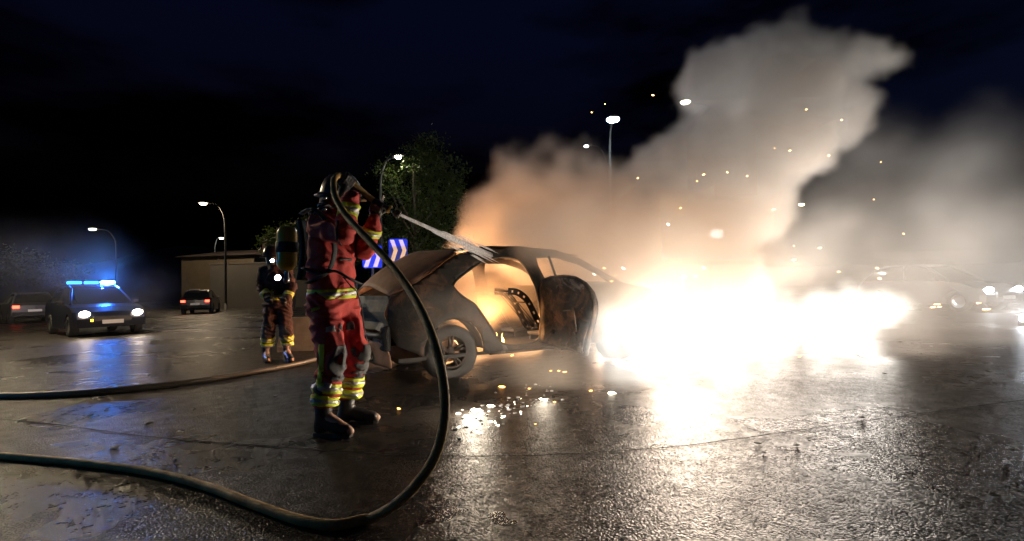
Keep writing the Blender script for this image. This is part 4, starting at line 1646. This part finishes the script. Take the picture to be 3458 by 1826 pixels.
for px, py, r0 in ((1080, 692, 0.014), (1095, 705, 0.016), (1048, 720, 0.012), (1160, 800, 0.014), (1098, 668, 0.012)):
    bm = bmesh.new()
    p = at(px, py, 3.82) - inv
    lathe(bm, [(0, -r0 * 1.4), (r0 * 0.8, -r0 * 1.3), (r0, -r0 * 0.5), (r0, r0 * 0.6), (r0 * 0.6, r0 * 1.2), (0, r0 * 1.3)], 12, axis_mat(p, (0.8, -0.3, 0.4)))
    build('pressure_fitting', bm, M_STEEL, ba, True)

# hose
M_HOSE = pbr('wet_rubber_hose', (0.50, 0.33, 0.12), 0.55, var=(0.26, 0.17, 0.065), vscale=9, bump=0.5, bscale=70, rvar=0.2, spec=0.25)
M_HOSE2 = pbr('dark_canvas_hose', (0.05, 0.045, 0.03), 0.45, var=(0.03, 0.027, 0.02), vscale=5, bump=0.3, bscale=90)
bm = bmesh.new()
tube(bm, hose_path, hose_r, 14)
hose = build('fire_hose', bm, M_HOSE, None, True)
tag(hose, 'yellowish charged fire hose looping from the nozzle down across the foreground road', 'hose')
bm = bmesh.new()
q = [gnd(-500, 1345, 0.035), gnd(-100, 1338, 0.035), gnd(150, 1333, 0.035), gnd(400, 1316, 0.035), gnd(650, 1288, 0.035), gnd(820, 1262, 0.035), gnd(930, 1243, 0.035), gnd(1020, 1225, 0.035), gnd(1100, 1205, 0.035), gnd(1200, 1190, 0.035)]
tube(bm, smooth_path(q, 8), 0.036, 12)
tag(build('fire_hose', bm, M_HOSE2, None, True), 'dark fire hose lying across the road behind, near the headlights\' reflections', 'hose')

# nozzle (branch pipe)
nb = at(1272, 685, 4.08)
noz = empty('hose_nozzle', nb)
tag(noz, 'black and steel hose nozzle with yellow ring in the firefighter\'s gloved hand', 'nozzle')
am = axis_mat((0, 0, 0), noz_d)
bm = bmesh.new()
lathe(bm, [(0.0, -0.02), (0.030, -0.018), (0.030, 0.02), (0.022, 0.03), (0.020, 0.12), (0.0, 0.12)], 18, am)
build('coupling', bm, M_BLACK, noz, True)
bm = bmesh.new()
lathe(bm, [(0.0, 0.065), (0.017, 0.066), (0.016, 0.10), (0.015, 0.16), (0.0, 0.16)], 16, am)
build('barrel', bm, M_STEEL, noz, True)
bm = bmesh.new()
lathe(bm, [(0.02, 0.105), (0.034, 0.107), (0.034, 0.122), (0.02, 0.124)], 20, am)
build('ring', bm, M_CYL, noz, True)
bm = bmesh.new()
lathe(bm, [(0.0, 0.155), (0.026, 0.157), (0.032, 0.17), (0.033, 0.205), (0.026, 0.208), (0.014, 0.19), (0.0, 0.19)], 20, am)
build('tip', bm, M_BLACK, noz, True)
bm = bmesh.new()
dn = (am.to_3x3() @ Vector((0, 1, 0)))
dn = dn if dn.z < 0 else -dn
tube(bm, [noz_d * 0.05 + dn * 0.02, noz_d * 0.065 + dn * 0.10], [0.014, 0.016], 10)
build('pistol_grip', bm, M_BLACK, noz, True)
bm = bmesh.new()
upn = -dn
sidev = noz_d.cross(upn)
tube(bm, smooth_path([noz_d * 0.04 + sidev * 0.03, noz_d * 0.02 + upn * 0.07 + sidev * 0.03, noz_d * 0.02 + upn * 0.07 - sidev * 0.03, noz_d * 0.04 - sidev * 0.03], 4), 0.006, 6)
build('shut_off_lever', bm, M_STEEL, noz, True)

# second firefighter, further back
look2 = Vector((-0.35, -0.93, 0)).normalized()


def b2(px, py, Y=8.3):
    return at(px, py, Y)


J2 = dict(P=b2(938, 1010), Ch=b2(932, 935), Nk=b2(926, 893, 8.25), Hd=b2(922, 866, 8.2), look=look2, Hn=b2(918, 1025, 8.3), Hf=b2(958, 1025, 8.35),
          Kn=b2(908, 1110, 8.2), Kf=b2(966, 1112, 8.3), An=b2(900, 1190, 8.3), Af=b2(970, 1190, 8.4), Tn=gnd(905, 1226), Tf=gnd(985, 1224),
          Sn=b2(893, 915), Sf=b2(966, 915, 8.35), En=b2(884, 970, 8.2), Ef=b2(985, 972, 8.25), Wn=b2(905, 1008, 8.0), Wf=b2(968, 1012, 8.05))
for s in 'nf':
    J2['A' + s].z = 0.13
gr = [(J2['Wn'] + Vector((0.03, -0.09, 0)), Vector((1, 0, 0.2)), Vector((0, 1, 0)), 1, 0.02), (J2['Wf'] + Vector((-0.03, -0.09, 0)), Vector((1, 0, -0.2)), Vector((0, 1, 0)), 1, 0.02)]
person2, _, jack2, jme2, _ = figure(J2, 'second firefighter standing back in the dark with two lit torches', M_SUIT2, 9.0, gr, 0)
M_TORCH = emit('torch_lens', (0.85, 0.93, 1.0), 60)
for px, py, Y, r0, nm in ((938, 937, 8.02, 0.042, 'chest'), (919, 880, 8.0, 0.026, 'helmet')):
    p = at(px, py, Y)
    t = empty('torch', p)
    tag(t, 'lit white torch clipped to the second firefighter\'s %s' % ('chest' if nm == 'chest' else 'helmet side'), 'torch')
    d = (CAM - p).normalized()
    bm = bmesh.new()
    lathe(bm, [(0, -0.10), (r0 * 0.7, -0.10), (r0 * 0.7, -0.03), (r0 * 1.1, -0.005), (r0 * 1.1, 0.006), (r0, 0.006)], 16, axis_mat((0, 0, 0), d))
    build('torch_body', bm, M_BLACK, t, True)
    bm = bmesh.new()
    lathe(bm, [(r0, 0.002), (r0 * 0.6, 0.008), (0, 0.010)], 16, axis_mat((0, 0, 0), d))
    build('lens', bm, M_TORCH, t, True)
    lamp('torch_beam', d * 0.05, (0.85, 0.93, 1.0), 6 if nm == 'chest' else 2.5, r0, t, R(120), d * 2)
# ------------------------------------------------------------------ fire on the road
def fire_mat(name, c, s):
    return emit(name, c, s)


M_WHITEHOT = fire_mat('white_hot_metal', (1.0, 0.95, 0.88), 2.5)
M_EMBER = fire_mat('ember_white', (1.0, 0.85, 0.62), 16)
M_EMBERO = fire_mat('ember_orange', (1.0, 0.42, 0.10), 10)
M_SPARK = fire_mat('spark_glow', (1.0, 0.50, 0.16), 22)
M_FLAME = fire_mat('flame_orange', (1.0, 0.52, 0.14), 14)


def molten(name, spots, label):
    caps = []
    P_ = [(gnd(px, py), r) for px, py, r in spots]
    for (p, r), (p2, r2) in zip(P_, P_[1:]):
        caps.append((p, 0.38 * r * p.y / FPX, p2, 0.38 * r2 * p2.y / FPX))
    me = fused(caps, 0.04, 3, 0.10, 3.0)
    for v in me.vertices:
        v.co.z = 0.004 + v.co.z * 0.2 if v.co.z > 0 else -0.02
    o = link(name, me, M_WHITEHOT, None, True)
    tag(o, label, 'fire')
    return o


molten('burning_metal', [(2080, 1215, 50), (2130, 1245, 60), (2200, 1262, 70), (2280, 1262, 70), (2360, 1240, 65), (2430, 1205, 65), (2500, 1170, 60), (2570, 1140, 55), (2650, 1118, 50), (2740, 1100, 40)],
       'blinding white pool of burning metal spreading from the car\'s front')
molten('burning_metal', [(2885, 1190, 30), (2925, 1203, 36), (2960, 1196, 26)], 'separate smaller white-hot burning patch, apart from the main blaze')


def flame_tongue(bm, p, h, r, seed):
    pts, rads = [], []
    for k in range(7):
        t = k / 6
        pts.append(Vector(p) + Vector((mnoise.noise(Vector((seed, t * 2, 0))) * h * 0.3 * t, mnoise.noise(Vector((seed, t * 2, 5))) * h * 0.3 * t, h * t)))
        rads.append(max(0.002, r * (1 - t) ** 0.8 * (0.6 + 0.8 * math.sin(math.pi * min(1, t + 0.25)))))
    tube(bm, pts, rads, 8)


# small flames licking the sill of the car
Mw = Matrix.Translation(Vector((-0.70, 6.05, 0))) @ Matrix.Rotation(R(30), 4, 'Z')
for k, (x, y, z, h, r) in enumerate([(0.60, 0.08, 0.41, 0.10, 0.013), (0.51, 0.06, 0.55, 0.08, 0.010), (0.70, 0.10, 0.36, 0.13, 0.016), (0.66, 0.15, 0.36, 0.09, 0.014)]):
    bm = bmesh.new()
    flame_tongue(bm, (0, 0, 0), h, r, k * 3.3)
    o = build('flame', bm, M_FLAME, None, True)
    o.location = Mw @ Vector((x, y, z))
    tag(o, 'small orange flame licking the sill of the car\'s open doorway', 'flame', 'flames in the doorway of the car')

# embers on the ground
ICO = {}


def ember_mesh(kind, mat):
    key = kind
    if key not in ICO:
        bm = bmesh.new()
        lumpy(bm, (0, 0, 0), 0.72, 1.5, 2, 0.38, hash(kind) % 7 * 1.0 if False else len(kind))
        me = bpy.data.meshes.new('ember')
        bm.to_mesh(me)
        bm.free()
        me.materials.append(mat)
        me.polygons.foreach_set('use_smooth', [True] * len(me.polygons))
        ICO[key] = me
    return ICO[key]


for (px, py, r, wh) in [(1605, 1388, 20, 1), (1583, 1408, 17, 1), (1655, 1372, 13, 1), (1627, 1398, 10, 1), (1549, 1397, 9, 1), (1550, 1443, 7, 1), (1615, 1462, 15, 1), (1655, 1425, 8, 1), (1682, 1437, 6, 1), (1701, 1408, 7, 1),
                        (1837, 1352, 15, 1), (1873, 1358, 5, 0), (1694, 1308, 12, 0), (1347, 1381, 6, 0), (1729, 1201, 5, 0), (1860, 1253, 6, 0), (1907, 1257, 7, 0), (1887, 1253, 4, 0), (2063, 1330, 16, 1), (1995, 1320, 6, 0),
                        (1787, 1313, 4, 0), (1808, 1432, 3, 0), (2600, 1210, 8, 1), (2700, 1205, 6, 0)] + [(1565 + 9 * k + (k * 53) % 41, 1440 - 4 * k + (k * 37) % 59 - 20, 2 + (k * 7) % 3, 1) for k in range(22)]:
    p = gnd(px, py)
    o = link('ember', ember_mesh('w' if wh else 'or', M_EMBER if wh else M_EMBERO))
    s = r * p.y / FPX
    o.location = (p.x, p.y, s * 0.2)
    o.scale = (s, s, s)
    o.rotation_euler = (0.3 * math.sin(px), 0.3 * math.cos(px * 1.7), px * 0.37)
    o.scale = (s * (0.8 + 0.5 * ((px * 7) % 10) / 10), s, s * (0.6 + 0.5 * ((px * 3) % 10) / 10))
    tag(o, ('white-hot' if wh else 'orange') + ' glowing ember on the wet road in front of the car', 'ember', 'embers on the road in front of the car' if wh else 'orange embers on the road')
for (px, py, r) in [(3150, 1040, 6), (3165, 1030, 8), (3172, 1038, 5), (3222, 1035, 8), (3240, 1022, 6), (3237, 1012, 7), (3272, 1004, 9), (3262, 993, 5), (3245, 1002, 4), (3305, 1025, 6), (3330, 1048, 9), (3195, 1022, 4)]:
    p = gnd(px, py)
    o = link('ember', ember_mesh('far', M_SPARK))
    s = r * p.y / FPX
    o.location = (p.x, p.y, s * 0.5)
    o.scale = (s * 1.4, s, s * 0.7)
    tag(o, 'far orange ember in the strip of burning bits beyond the blaze', 'ember', 'far embers beyond the blaze')
# ashy crust under the white ember cluster
M_ASHY = pbr('white_ash', (0.35, 0.36, 0.38), 0.8, var=(0.12, 0.12, 0.13), vscale=18, bump=0.6, bscale=60)
bm = bmesh.new()
r_ = random.Random(4)
for k in range(70):
    t = r_.random()
    px = 1560 + 300 * t + r_.gauss(0, 22)
    py = 1430 - 110 * t + r_.gauss(0, 22)
    p = gnd(px, py)
    lumpy(bm, (p.x, p.y, 0.004), r_.uniform(0.006, 0.022), 0.6, 1, 0.5, k)
tag(build('ash', bm, M_ASHY, None, False), 'pale ash crumbs strewn around the white embers', kind='stuff')

# sparks in the air
for k, (px, py, r) in enumerate([(1998, 379, 4), (2205, 321, 5), (2043, 351, 3), (2154, 601, 4), (2376, 589, 6), (2354, 611, 3), (2456, 581, 4), (2523, 594, 4), (2523, 678, 3), (2667, 508, 5), (2616, 500, 3), (2799, 525, 4), (2842, 405, 4), (2723, 369, 4),
                                 (2974, 547, 3), (2951, 673, 3), (3052, 789, 4), (2707, 690, 12), (2612, 707, 6), (2298, 702, 5), (2257, 757, 10), (2239, 799, 5), (2318, 850, 4), (2681, 877, 8), (2768, 837, 7), (2681, 830, 4), (2962, 905, 6), (2970, 940, 7),
                                 (2832, 917, 5), (2309, 935, 11), (2377, 904, 9), (2350, 932, 9), (2009, 925, 12), (2065, 949, 7), (1965, 782, 4), (2105, 905, 10), (2040, 905, 7), (2080, 930, 6)]):
    Y = 7.2 + 0.8 * ((k * 37) % 10) / 10
    p = at(px, py, Y)
    o = link('spark', ember_mesh('spark', M_EMBER if r > 8 else M_SPARK) if r <= 8 else ember_mesh('sparkbig', M_EMBER))
    s = r * 0.8 * Y / FPX
    o.location = p
    o.scale = (s * (1.0 + 0.6 * ((k * 13) % 5) / 5), s, s * 0.8)
    o.rotation_euler = (0, 0.6 - 0.2 * (k % 5), 0)
    tag(o, 'glowing spark drifting in the air in front of the smoke', 'spark', 'sparks in the air')

# lights of the fire, and two orange ones added behind the car
lamp('fire_light', (1.75, 5.45, 0.45), (1.0, 0.83, 0.66), 230, 0.3)
lamp('fire_light', (2.7, 6.4, 0.35), (1.0, 0.88, 0.74), 60, 0.35)
for fx, fy, fw, fc in ((1.7, 8.8, 620, (1.0, 0.60, 0.37)), (2.7, 8.9, 430, (1.0, 0.70, 0.50)), (3.8, 9.3, 360, (1.0, 0.78, 0.60)), (5.0, 9.9, 380, (1.0, 0.84, 0.70)), (6.4, 10.7, 400, (1.0, 0.88, 0.76)), (7.8, 11.7, 340, (1.0, 0.90, 0.80))):
    lamp('fire_light', (fx, fy, 0.35), fc, fw, 0.35)
lamp('fire_light', (5.0, 7.1, 0.25), (1.0, 0.92, 0.82), 40, 0.25)
lamp('orange_fire_light', Mw @ Vector((0.95, 0.95, 0.75)), (1.0, 0.42, 0.12), 80, 0.15)
lamp('orange_fire_light', Mw @ Vector((1.2, 2.7, 0.8)), (1.0, 0.47, 0.19), 560, 0.5)  # this and the next stand behind the car, added to warm the smoke
lamp('orange_fire_light', Mw @ Vector((2.6, 2.5, 0.8)), (1.0, 0.50, 0.2), 300, 0.5)

for (px, py, w_) in ((1600, 1396, 20), (1837, 1348, 6)):
    pe = gnd(px, py)
    lamp('ember_light', (pe.x, pe.y, 0.14), (1.0, 0.84, 0.64), w_ * 1.3, 0.08)

# ------------------------------------------------------------------ water jet
M_JET = None
mt, t, out = nodes_of('water_spray')
df = t.nodes.new('ShaderNodeBsdfTranslucent')
df.inputs['Color'].default_value = (0.85, 0.86, 0.88, 1)
d2 = t.nodes.new('ShaderNodeBsdfDiffuse')
d2.inputs['Color'].default_value = (0.85, 0.86, 0.88, 1)
ad = t.nodes.new('ShaderNodeMixShader')
tp = t.nodes.new('ShaderNodeBsdfTransparent')
mx = t.nodes.new('ShaderNodeMixShader')
tcj = t.nodes.new('ShaderNodeTexCoord')
mpj = t.nodes.new('ShaderNodeMapping')
mpj.inputs['Scale'].default_value = (90, 90, 4)
nzj = t.nodes.new('ShaderNodeTexNoise')
nzj.inputs['Scale'].default_value = 1.0
t.links.new(tcj.outputs['Object'], mpj.inputs['Vector'])
t.links.new(mpj.outputs['Vector'], nzj.inputs['Vector'])
mrj = t.nodes.new('ShaderNodeMapRange')
mrj.inputs['From Min'].default_value = 0.35
mrj.inputs['From Max'].default_value = 0.65
mrj.inputs['To Min'].default_value = 0.22
mrj.inputs['To Max'].default_value = 0.6
t.links.new(nzj.outputs['Fac'], mrj.inputs['Value'])
t.links.new(df.outputs[0], ad.inputs[1])
t.links.new(d2.outputs[0], ad.inputs[2])
ad.inputs['Fac'].default_value = 0.5
t.links.new(mrj.outputs[0], mx.inputs['Fac'])
t.links.new(tp.outputs[0], mx.inputs[1])
t.links.new(ad.outputs[0], mx.inputs[2])
t.links.new(mx.outputs[0], out.inputs['Surface'])
j0 = nb + noz_d * 0.205
j1 = at(1665, 866, 6.6)
jet = empty('water_jet', j0)
jd = (j1 - j0)
jL = jd.length
jd.normalize()
js = jd.cross(Vector((0, 0, 1))).normalized()
ju = js.cross(jd)
jr = random.Random(11)
bm = bmesh.new()
core = [jd * (jL * 0.95 * k / 10) for k in range(11)]
tube(bm, core, [0.012 + 0.026 * k / 10 for k in range(11)], 12, False)
build('spray', bm, mt, jet, True)
bm = bmesh.new()
for k in range(90):
    a_ = jr.uniform(0, 6.283)
    w_ = abs(jr.gauss(0, 0.020))
    t0_ = jr.uniform(0.15, 0.75)
    t1_ = min(1.06, t0_ + jr.uniform(0.12, 0.35))
    dv = js * math.cos(a_) + ju * math.sin(a_)
    q_ = [jd * (jL * t) + dv * (0.010 + w_ * (0.3 + 2.2 * t)) + Vector((0, 0, -0.03 * t * t)) for t in [t0_ + (t1_ - t0_) * i / 5 for i in range(6)]]
    tube(bm, q_, [0.001, 0.005 + 0.003 * t0_, 0.006 + 0.004 * t0_, 0.006, 0.004, 0.001], 5, False)
dr = build('droplets', bm, mt, jet, True)
dr['kind'] = 'stuff'
tag(jet, 'white jet of water from the nozzle onto the car roof', 'water jet')

# ------------------------------------------------------------------ smoke and fire gas (density grids from fields)
def field_grid(name, lo, hi, res, puffs, mat, warp=((0.9, 0.50), (2.4, 0.22), (5.5, 0.07)), soft=0.35, density=1.0, seed=0.0, breakup=0.0, kk=0.25):
    """A box of gas; density is shaped by a union of round puffs (x, y, z, r, weight) with billowing edges."""
    ng = bpy.data.node_groups.new(name + '_field', 'GeometryNodeTree')
    ng.interface.new_socket('Geometry', in_out='INPUT', socket_type='NodeSocketGeometry')
    ng.interface.new_socket('Geometry', in_out='OUTPUT', socket_type='NodeSocketGeometry')
    N, L = ng.nodes, ng.links.new
    go = N.new('NodeGroupOutput')
    pos = N.new('GeometryNodeInputPosition').outputs[0]

    def mth(op, a, b=None, c=None):
        n = N.new('ShaderNodeMath')
        n.operation = op
        for i, v in enumerate((a, b, c)):
            if v is None:
                continue
            if isinstance(v, (int, float)):
                n.inputs[i].default_value = v
            else:
                L(v, n.inputs[i])
        return n.outputs[0]

    def noise(scale, detail, vec):
        n = N.new('ShaderNodeTexNoise')
        n.inputs['Scale'].default_value = scale
        n.inputs['Detail'].default_value = detail
        n.inputs['Roughness'].default_value = 0.55
        L(vec, n.inputs['Vector'])
        return n
    off = N.new('ShaderNodeVectorMath')
    off.operation = 'ADD'
    off.inputs[1].default_value = (seed, seed * 1.7, seed * 0.6)
    L(pos, off.inputs[0])
    wn = noise(0.7, 2, off.outputs[0])
    sub = N.new('ShaderNodeVectorMath')
    sub.operation = 'SUBTRACT'
    sub.inputs[1].default_value = (0.5, 0.5, 0.5)
    L(wn.outputs['Color'], sub.inputs[0])
    ma = N.new('ShaderNodeVectorMath')
    ma.operation = 'MULTIPLY_ADD'
    ma.inputs[1].default_value = (0.7, 0.7, 0.7)
    L(sub.outputs[0], ma.inputs[0])
    L(pos, ma.inputs[2])
    wpos = ma.outputs[0]
    total = None
    for (x, y, z, r, w) in puffs:
        d = N.new('ShaderNodeVectorMath')
        d.operation = 'DISTANCE'
        d.inputs[1].default_value = (x, y, z)
        L(wpos, d.inputs[0])
        # inside value: r - dist, scaled so weight sets the density later
        v = mth('SUBTRACT', d.outputs['Value'], r)
        if total is None:
            total = v
        else:
            n = N.new('ShaderNodeMath')
            n.operation = 'SMOOTH_MIN'
            n.inputs[2].default_value = kk
            L(total, n.inputs[0])
            L(v, n.inputs[1])
            total = n.outputs[0]
    for sc_, amp in warp:
        vo = N.new('ShaderNodeTexVoronoi')
        vo.feature = 'SMOOTH_F1'
        vo.inputs['Scale'].default_value = sc_
        vo.inputs['Smoothness'].default_value = 0.35
        L(off.outputs[0], vo.inputs['Vector'])
        # round knobs: near cell centres push outward
        total = mth('MULTIPLY_ADD', vo.outputs['Distance'], amp, mth('SUBTRACT', total, amp * 0.45))
    fn = noise(3.2, 5, off.outputs[0])
    total = mth('MULTIPLY_ADD', mth('SUBTRACT', fn.outputs['Fac'], 0.5), 0.22, total)
    mr = N.new('ShaderNodeMapRange')
    mr.interpolation_type = 'SMOOTHSTEP'
    L(total, mr.inputs['Value'])
    mr.inputs['From Min'].default_value = 0.0
    mr.inputs['From Max'].default_value = -soft
    mr.inputs['To Min'].default_value = 0.0
    mr.inputs['To Max'].default_value = density
    dens = mr.outputs[0]
    if breakup:
        bn = noise(1.1, 5, off.outputs[0])
        m2 = N.new('ShaderNodeMapRange')
        L(bn.outputs['Fac'], m2.inputs['Value'])
        m2.inputs['From Min'].default_value = 0.35
        m2.inputs['From Max'].default_value = 0.65
        m2.inputs['To Min'].default_value = 1.0 - breakup
        m2.inputs['To Max'].default_value = 1.0
        dens = mth('MULTIPLY', dens, m2.outputs[0])
    vc = N.new('GeometryNodeVolumeCube')
    L(dens, vc.inputs['Density'])
    vc.inputs['Min'].default_value = lo
    vc.inputs['Max'].default_value = hi
    for ax, k in zip('XYZ', res):
        vc.inputs['Resolution ' + ax].default_value = k
    sm = N.new('GeometryNodeSetMaterial')
    sm.inputs['Material'].default_value = mat
    L(vc.outputs[0], sm.inputs['Geometry'])
    L(sm.outputs[0], go.inputs[0])
    me = bpy.data.meshes.new(name)
    vv = [Vector((x, y, z)) for x in (lo[0], hi[0]) for y in (lo[1], hi[1]) for z in (lo[2], hi[2])]
    me.from_pydata([v[:] for v in vv], [], [(0, 1, 3, 2), (4, 6, 7, 5), (0, 4, 5, 1), (2, 3, 7, 6), (0, 2, 6, 4), (1, 5, 7, 3)])
    me.materials.append(mat)
    o = link(name, me)
    md = o.modifiers.new('gas', 'NODES')
    md.node_group = ng
    return o


def gas(name, col, dens, aniso=0.0, emis=None, estr=0.0):
    mt, t, out = nodes_of(name)
    v = t.nodes.new('ShaderNodeVolumePrincipled')
    v.inputs['Color'].default_value = rgba(col)
    v.inputs['Anisotropy'].default_value = aniso
    v.inputs['Density'].default_value = dens
    v.inputs['Density Attribute'].default_value = 'density'
    if emis:
        at_ = t.nodes.new('ShaderNodeAttribute')
        at_.attribute_name = 'density'
        mu = t.nodes.new('ShaderNodeMath')
        mu.operation = 'MULTIPLY'
        mu.inputs[1].default_value = estr
        t.links.new(at_.outputs['Fac'], mu.inputs[0])
        v.inputs['Emission Color'].default_value = rgba(emis)
        t.links.new(mu.outputs[0], v.inputs['Emission Strength'])
    t.links.new(v.outputs[0], out.inputs['Volume'])
    return mt


def puffs_px(lst, grow=1.0):
    out = []
    for (x, y, r, Y) in lst:
        p = at(x, y, Y)
        out.append((p.x, p.y, p.z, grow * r * Y / FPX, 1.0))
    return out


PLUME = [(1590, 790, 80, 9.0), (1690, 720, 120, 9.2), (1640, 850, 90, 8.6), (1780, 620, 120, 9.4), (1900, 590, 120, 9.6), (2010, 600, 125, 9.6),
         (1800, 800, 170, 9.0), (2000, 760, 190, 9.4), (2150, 640, 110, 9.8), (2260, 560, 130, 10.2), (2400, 480, 170, 10.6), (2420, 300, 130, 11.0),
         (2380, 200, 70, 11.2), (2530, 210, 120, 11.2), (2660, 190, 110, 11.2), (2800, 230, 120, 11.2), (2920, 200, 80, 11.2), (3010, 195, 55, 11.2),
         (2640, 340, 190, 11.0), (2830, 370, 120, 11.0), (2560, 520, 190, 10.6), (2700, 480, 150, 10.8), (2400, 680, 210, 10.2), (2560, 720, 120, 10.2),
         (2250, 820, 210, 9.6), (2100, 900, 200, 9.0), (1900, 960, 160, 8.8), (2400, 930, 180, 9.4),
         (2170, 1010, 150, 6.3), (2250, 930, 180, 6.5), (2180, 850, 150, 6.8), (2370, 960, 180, 7.0), (2300, 1080, 180, 6.6), (2280, 800, 150, 7.4), (2120, 1080, 110, 6.1), (2110, 950, 120, 6.3), (2100, 870, 110, 6.8), (2450, 850, 200, 7.6),
         (1790, 830, 90, 7.4), (1890, 840, 110, 7.2), (1990, 900, 120, 7.0), (2050, 1000, 110, 6.7), (1820, 790, 160, 6.8), (1930, 810, 170, 6.7), (2040, 860, 170, 6.6), (1720, 790, 120, 7.0), (2110, 960, 150, 6.3)]
M_SMOKE = gas('smoke_gas', (0.93, 0.86, 0.79), 1.35, 0.0)
smoke = field_grid('smoke_plume', (-1.6, 5.6, 0.0), (9.0, 13.0, 7.6), (132, 92, 95), puffs_px(PLUME, 1.13), M_SMOKE)
tag(smoke, 'dense pale smoke plume rising from the burning car', None, kind='stuff')

FIRE = [(2010, 1130, 60, 6.0), (2015, 1200, 75, 5.8), (2045, 1150, 95, 5.9), (2060, 1085, 85, 6.0), (2090, 1235, 100, 5.6), (2190, 1255, 110, 5.4), (2290, 1245, 115, 5.4), (2380, 1205, 110, 5.7), (2470, 1150, 110, 6.3), (2560, 1110, 105, 7.0),
        (2650, 1080, 105, 7.8), (2750, 1066, 100, 8.8), (2850, 1055, 92, 9.8), (2960, 1045, 82, 11.0), (3050, 1038, 62, 12.0), (2130, 1125, 100, 5.9), (2200, 1180, 100, 5.8), (2240, 1130, 95, 6.2), (2340, 1130, 95, 6.6), (2450, 1095, 95, 7.6),
        (2880, 1190, 62, 7.0), (2940, 1200, 72, 6.9), (2150, 1290, 70, 5.2), (2260, 1300, 75, 5.1), (2350, 1280, 65, 5.2)]
M_FIRE = gas('fire_gas', (0.9, 0.85, 0.8), 0.15, 0.0, (1.0, 0.95, 0.87), 4.5)
fire = field_grid('flames', (0.4, 4.7, 0.0), (10.0, 12.6, 1.5), (110, 92, 18), puffs_px(FIRE, 1.2), M_FIRE, warp=((2.2, 0.22), (5.0, 0.10)), soft=0.6, seed=3.0, kk=0.2, breakup=0.6)
tag(fire, 'blinding white flames over the burning metal on the road', None, kind='stuff')
MIST = [(1480, 1250, 70, 5.2), (1580, 1240, 90, 5.2), (1750, 1250, 120, 5.3), (1950, 1180, 160, 5.3), (2100, 1080, 170, 5.7), (2000, 1000, 130, 6.1), (2200, 1250, 220, 5.0), (2500, 1250, 270, 5.0), (2800, 1200, 280, 6), (3100, 1150, 280, 7), (3350, 1100, 280, 8), (3000, 950, 300, 9),
        (2250, 1000, 200, 6.3), (2500, 1000, 220, 7), (3250, 850, 330, 10), (2900, 750, 300, 10), (2700, 850, 280, 9.5), (3200, 680, 250, 11), (3450, 760, 300, 11), (2700, 950, 250, 9), (3500, 950, 300, 10), (2990, 520, 230, 11), (3300, 520, 240, 12)]
M_MIST = gas('mist_gas', (0.89, 0.84, 0.78), 0.42, 0.1)
mist = field_grid('thin_smoke', (-2.0, 3.4, 0.0), (16.0, 14.6, 9.0), (100, 62, 50), puffs_px(MIST), M_MIST, warp=((0.5, 0.7), (1.4, 0.3)), soft=2.0, seed=8.0, breakup=0.6, kk=0.6)
tag(mist, 'thin drifting grey smoke over the road beside the blaze', None, kind='stuff')
cab_ = [(Mw @ Vector(c)) for c in ((0.5, 0.75, 1.0), (0.95, 0.8, 0.95), (1.5, 0.9, 1.0), (0.9, 1.1, 0.7), (1.9, 0.9, 0.95))]
M_CAB = gas('cabin_smoke_gas', (0.9, 0.85, 0.8), 1.6, 0.0)
cabs = field_grid('cabin_smoke', (-1.2, 5.9, 0.3), (1.6, 8.6, 1.75), (56, 54, 29), [(p.x, p.y, p.z, 0.45, 1.0) for p in cab_], M_CAB, warp=((2.0, 0.15), (5.0, 0.06)), soft=0.25, seed=5.0, kk=0.2)
tag(cabs, 'orange-lit smoke filling the cabin of the burnt car', None, kind='stuff')
GLOW_HAZE = [(300, 960, 200, 15.5), (150, 900, 200, 16.0), (420, 1000, 160, 15.0), (60, 1000, 180, 16), (300, 860, 150, 16.5), (520, 960, 120, 15.5), (-80, 940, 200, 16)]
M_GLOW_HAZE = gas('glow_haze_gas', (0.9, 0.9, 0.9), 0.07, 0.2)  # thin gas added round the beacon to spread its blue glow
glow_haze = field_grid('beacon_glow_haze', (-20.0, 12.0, 0.0), (-7.5, 19.0, 4.2), (50, 28, 17), puffs_px(GLOW_HAZE), M_GLOW_HAZE, warp=((0.5, 0.6), (1.4, 0.25)), soft=2.2, seed=14.0, breakup=0.6, kk=0.6)
tag(glow_haze, 'added thin haze carrying the blue glow round the patrol car beacon', None, kind='stuff')
LOW = [(1490, 1240, 100, 5.3), (1610, 1215, 120, 5.4), (1750, 1235, 130, 5.4), (1880, 1240, 130, 5.4), (1560, 1070, 130, 5.6), (1660, 980, 110, 5.9), (1450, 1130, 90, 5.4), (1700, 1120, 110, 5.6), (1980, 1260, 110, 5.3)]
M_LOW = gas('low_smoke_gas', (0.88, 0.82, 0.75), 0.75, 0.0)
low = field_grid('low_smoke', (-1.9, 4.3, 0.0), (1.5, 6.7, 1.7), (52, 38, 27), puffs_px(LOW, 1.15), M_LOW, warp=((1.2, 0.35), (3.0, 0.14)), soft=0.5, seed=21.0, breakup=0.7, kk=0.25)
tag(low, 'wisps of brownish smoke curling round the rear wheel and doorway of the car', None, kind='stuff')
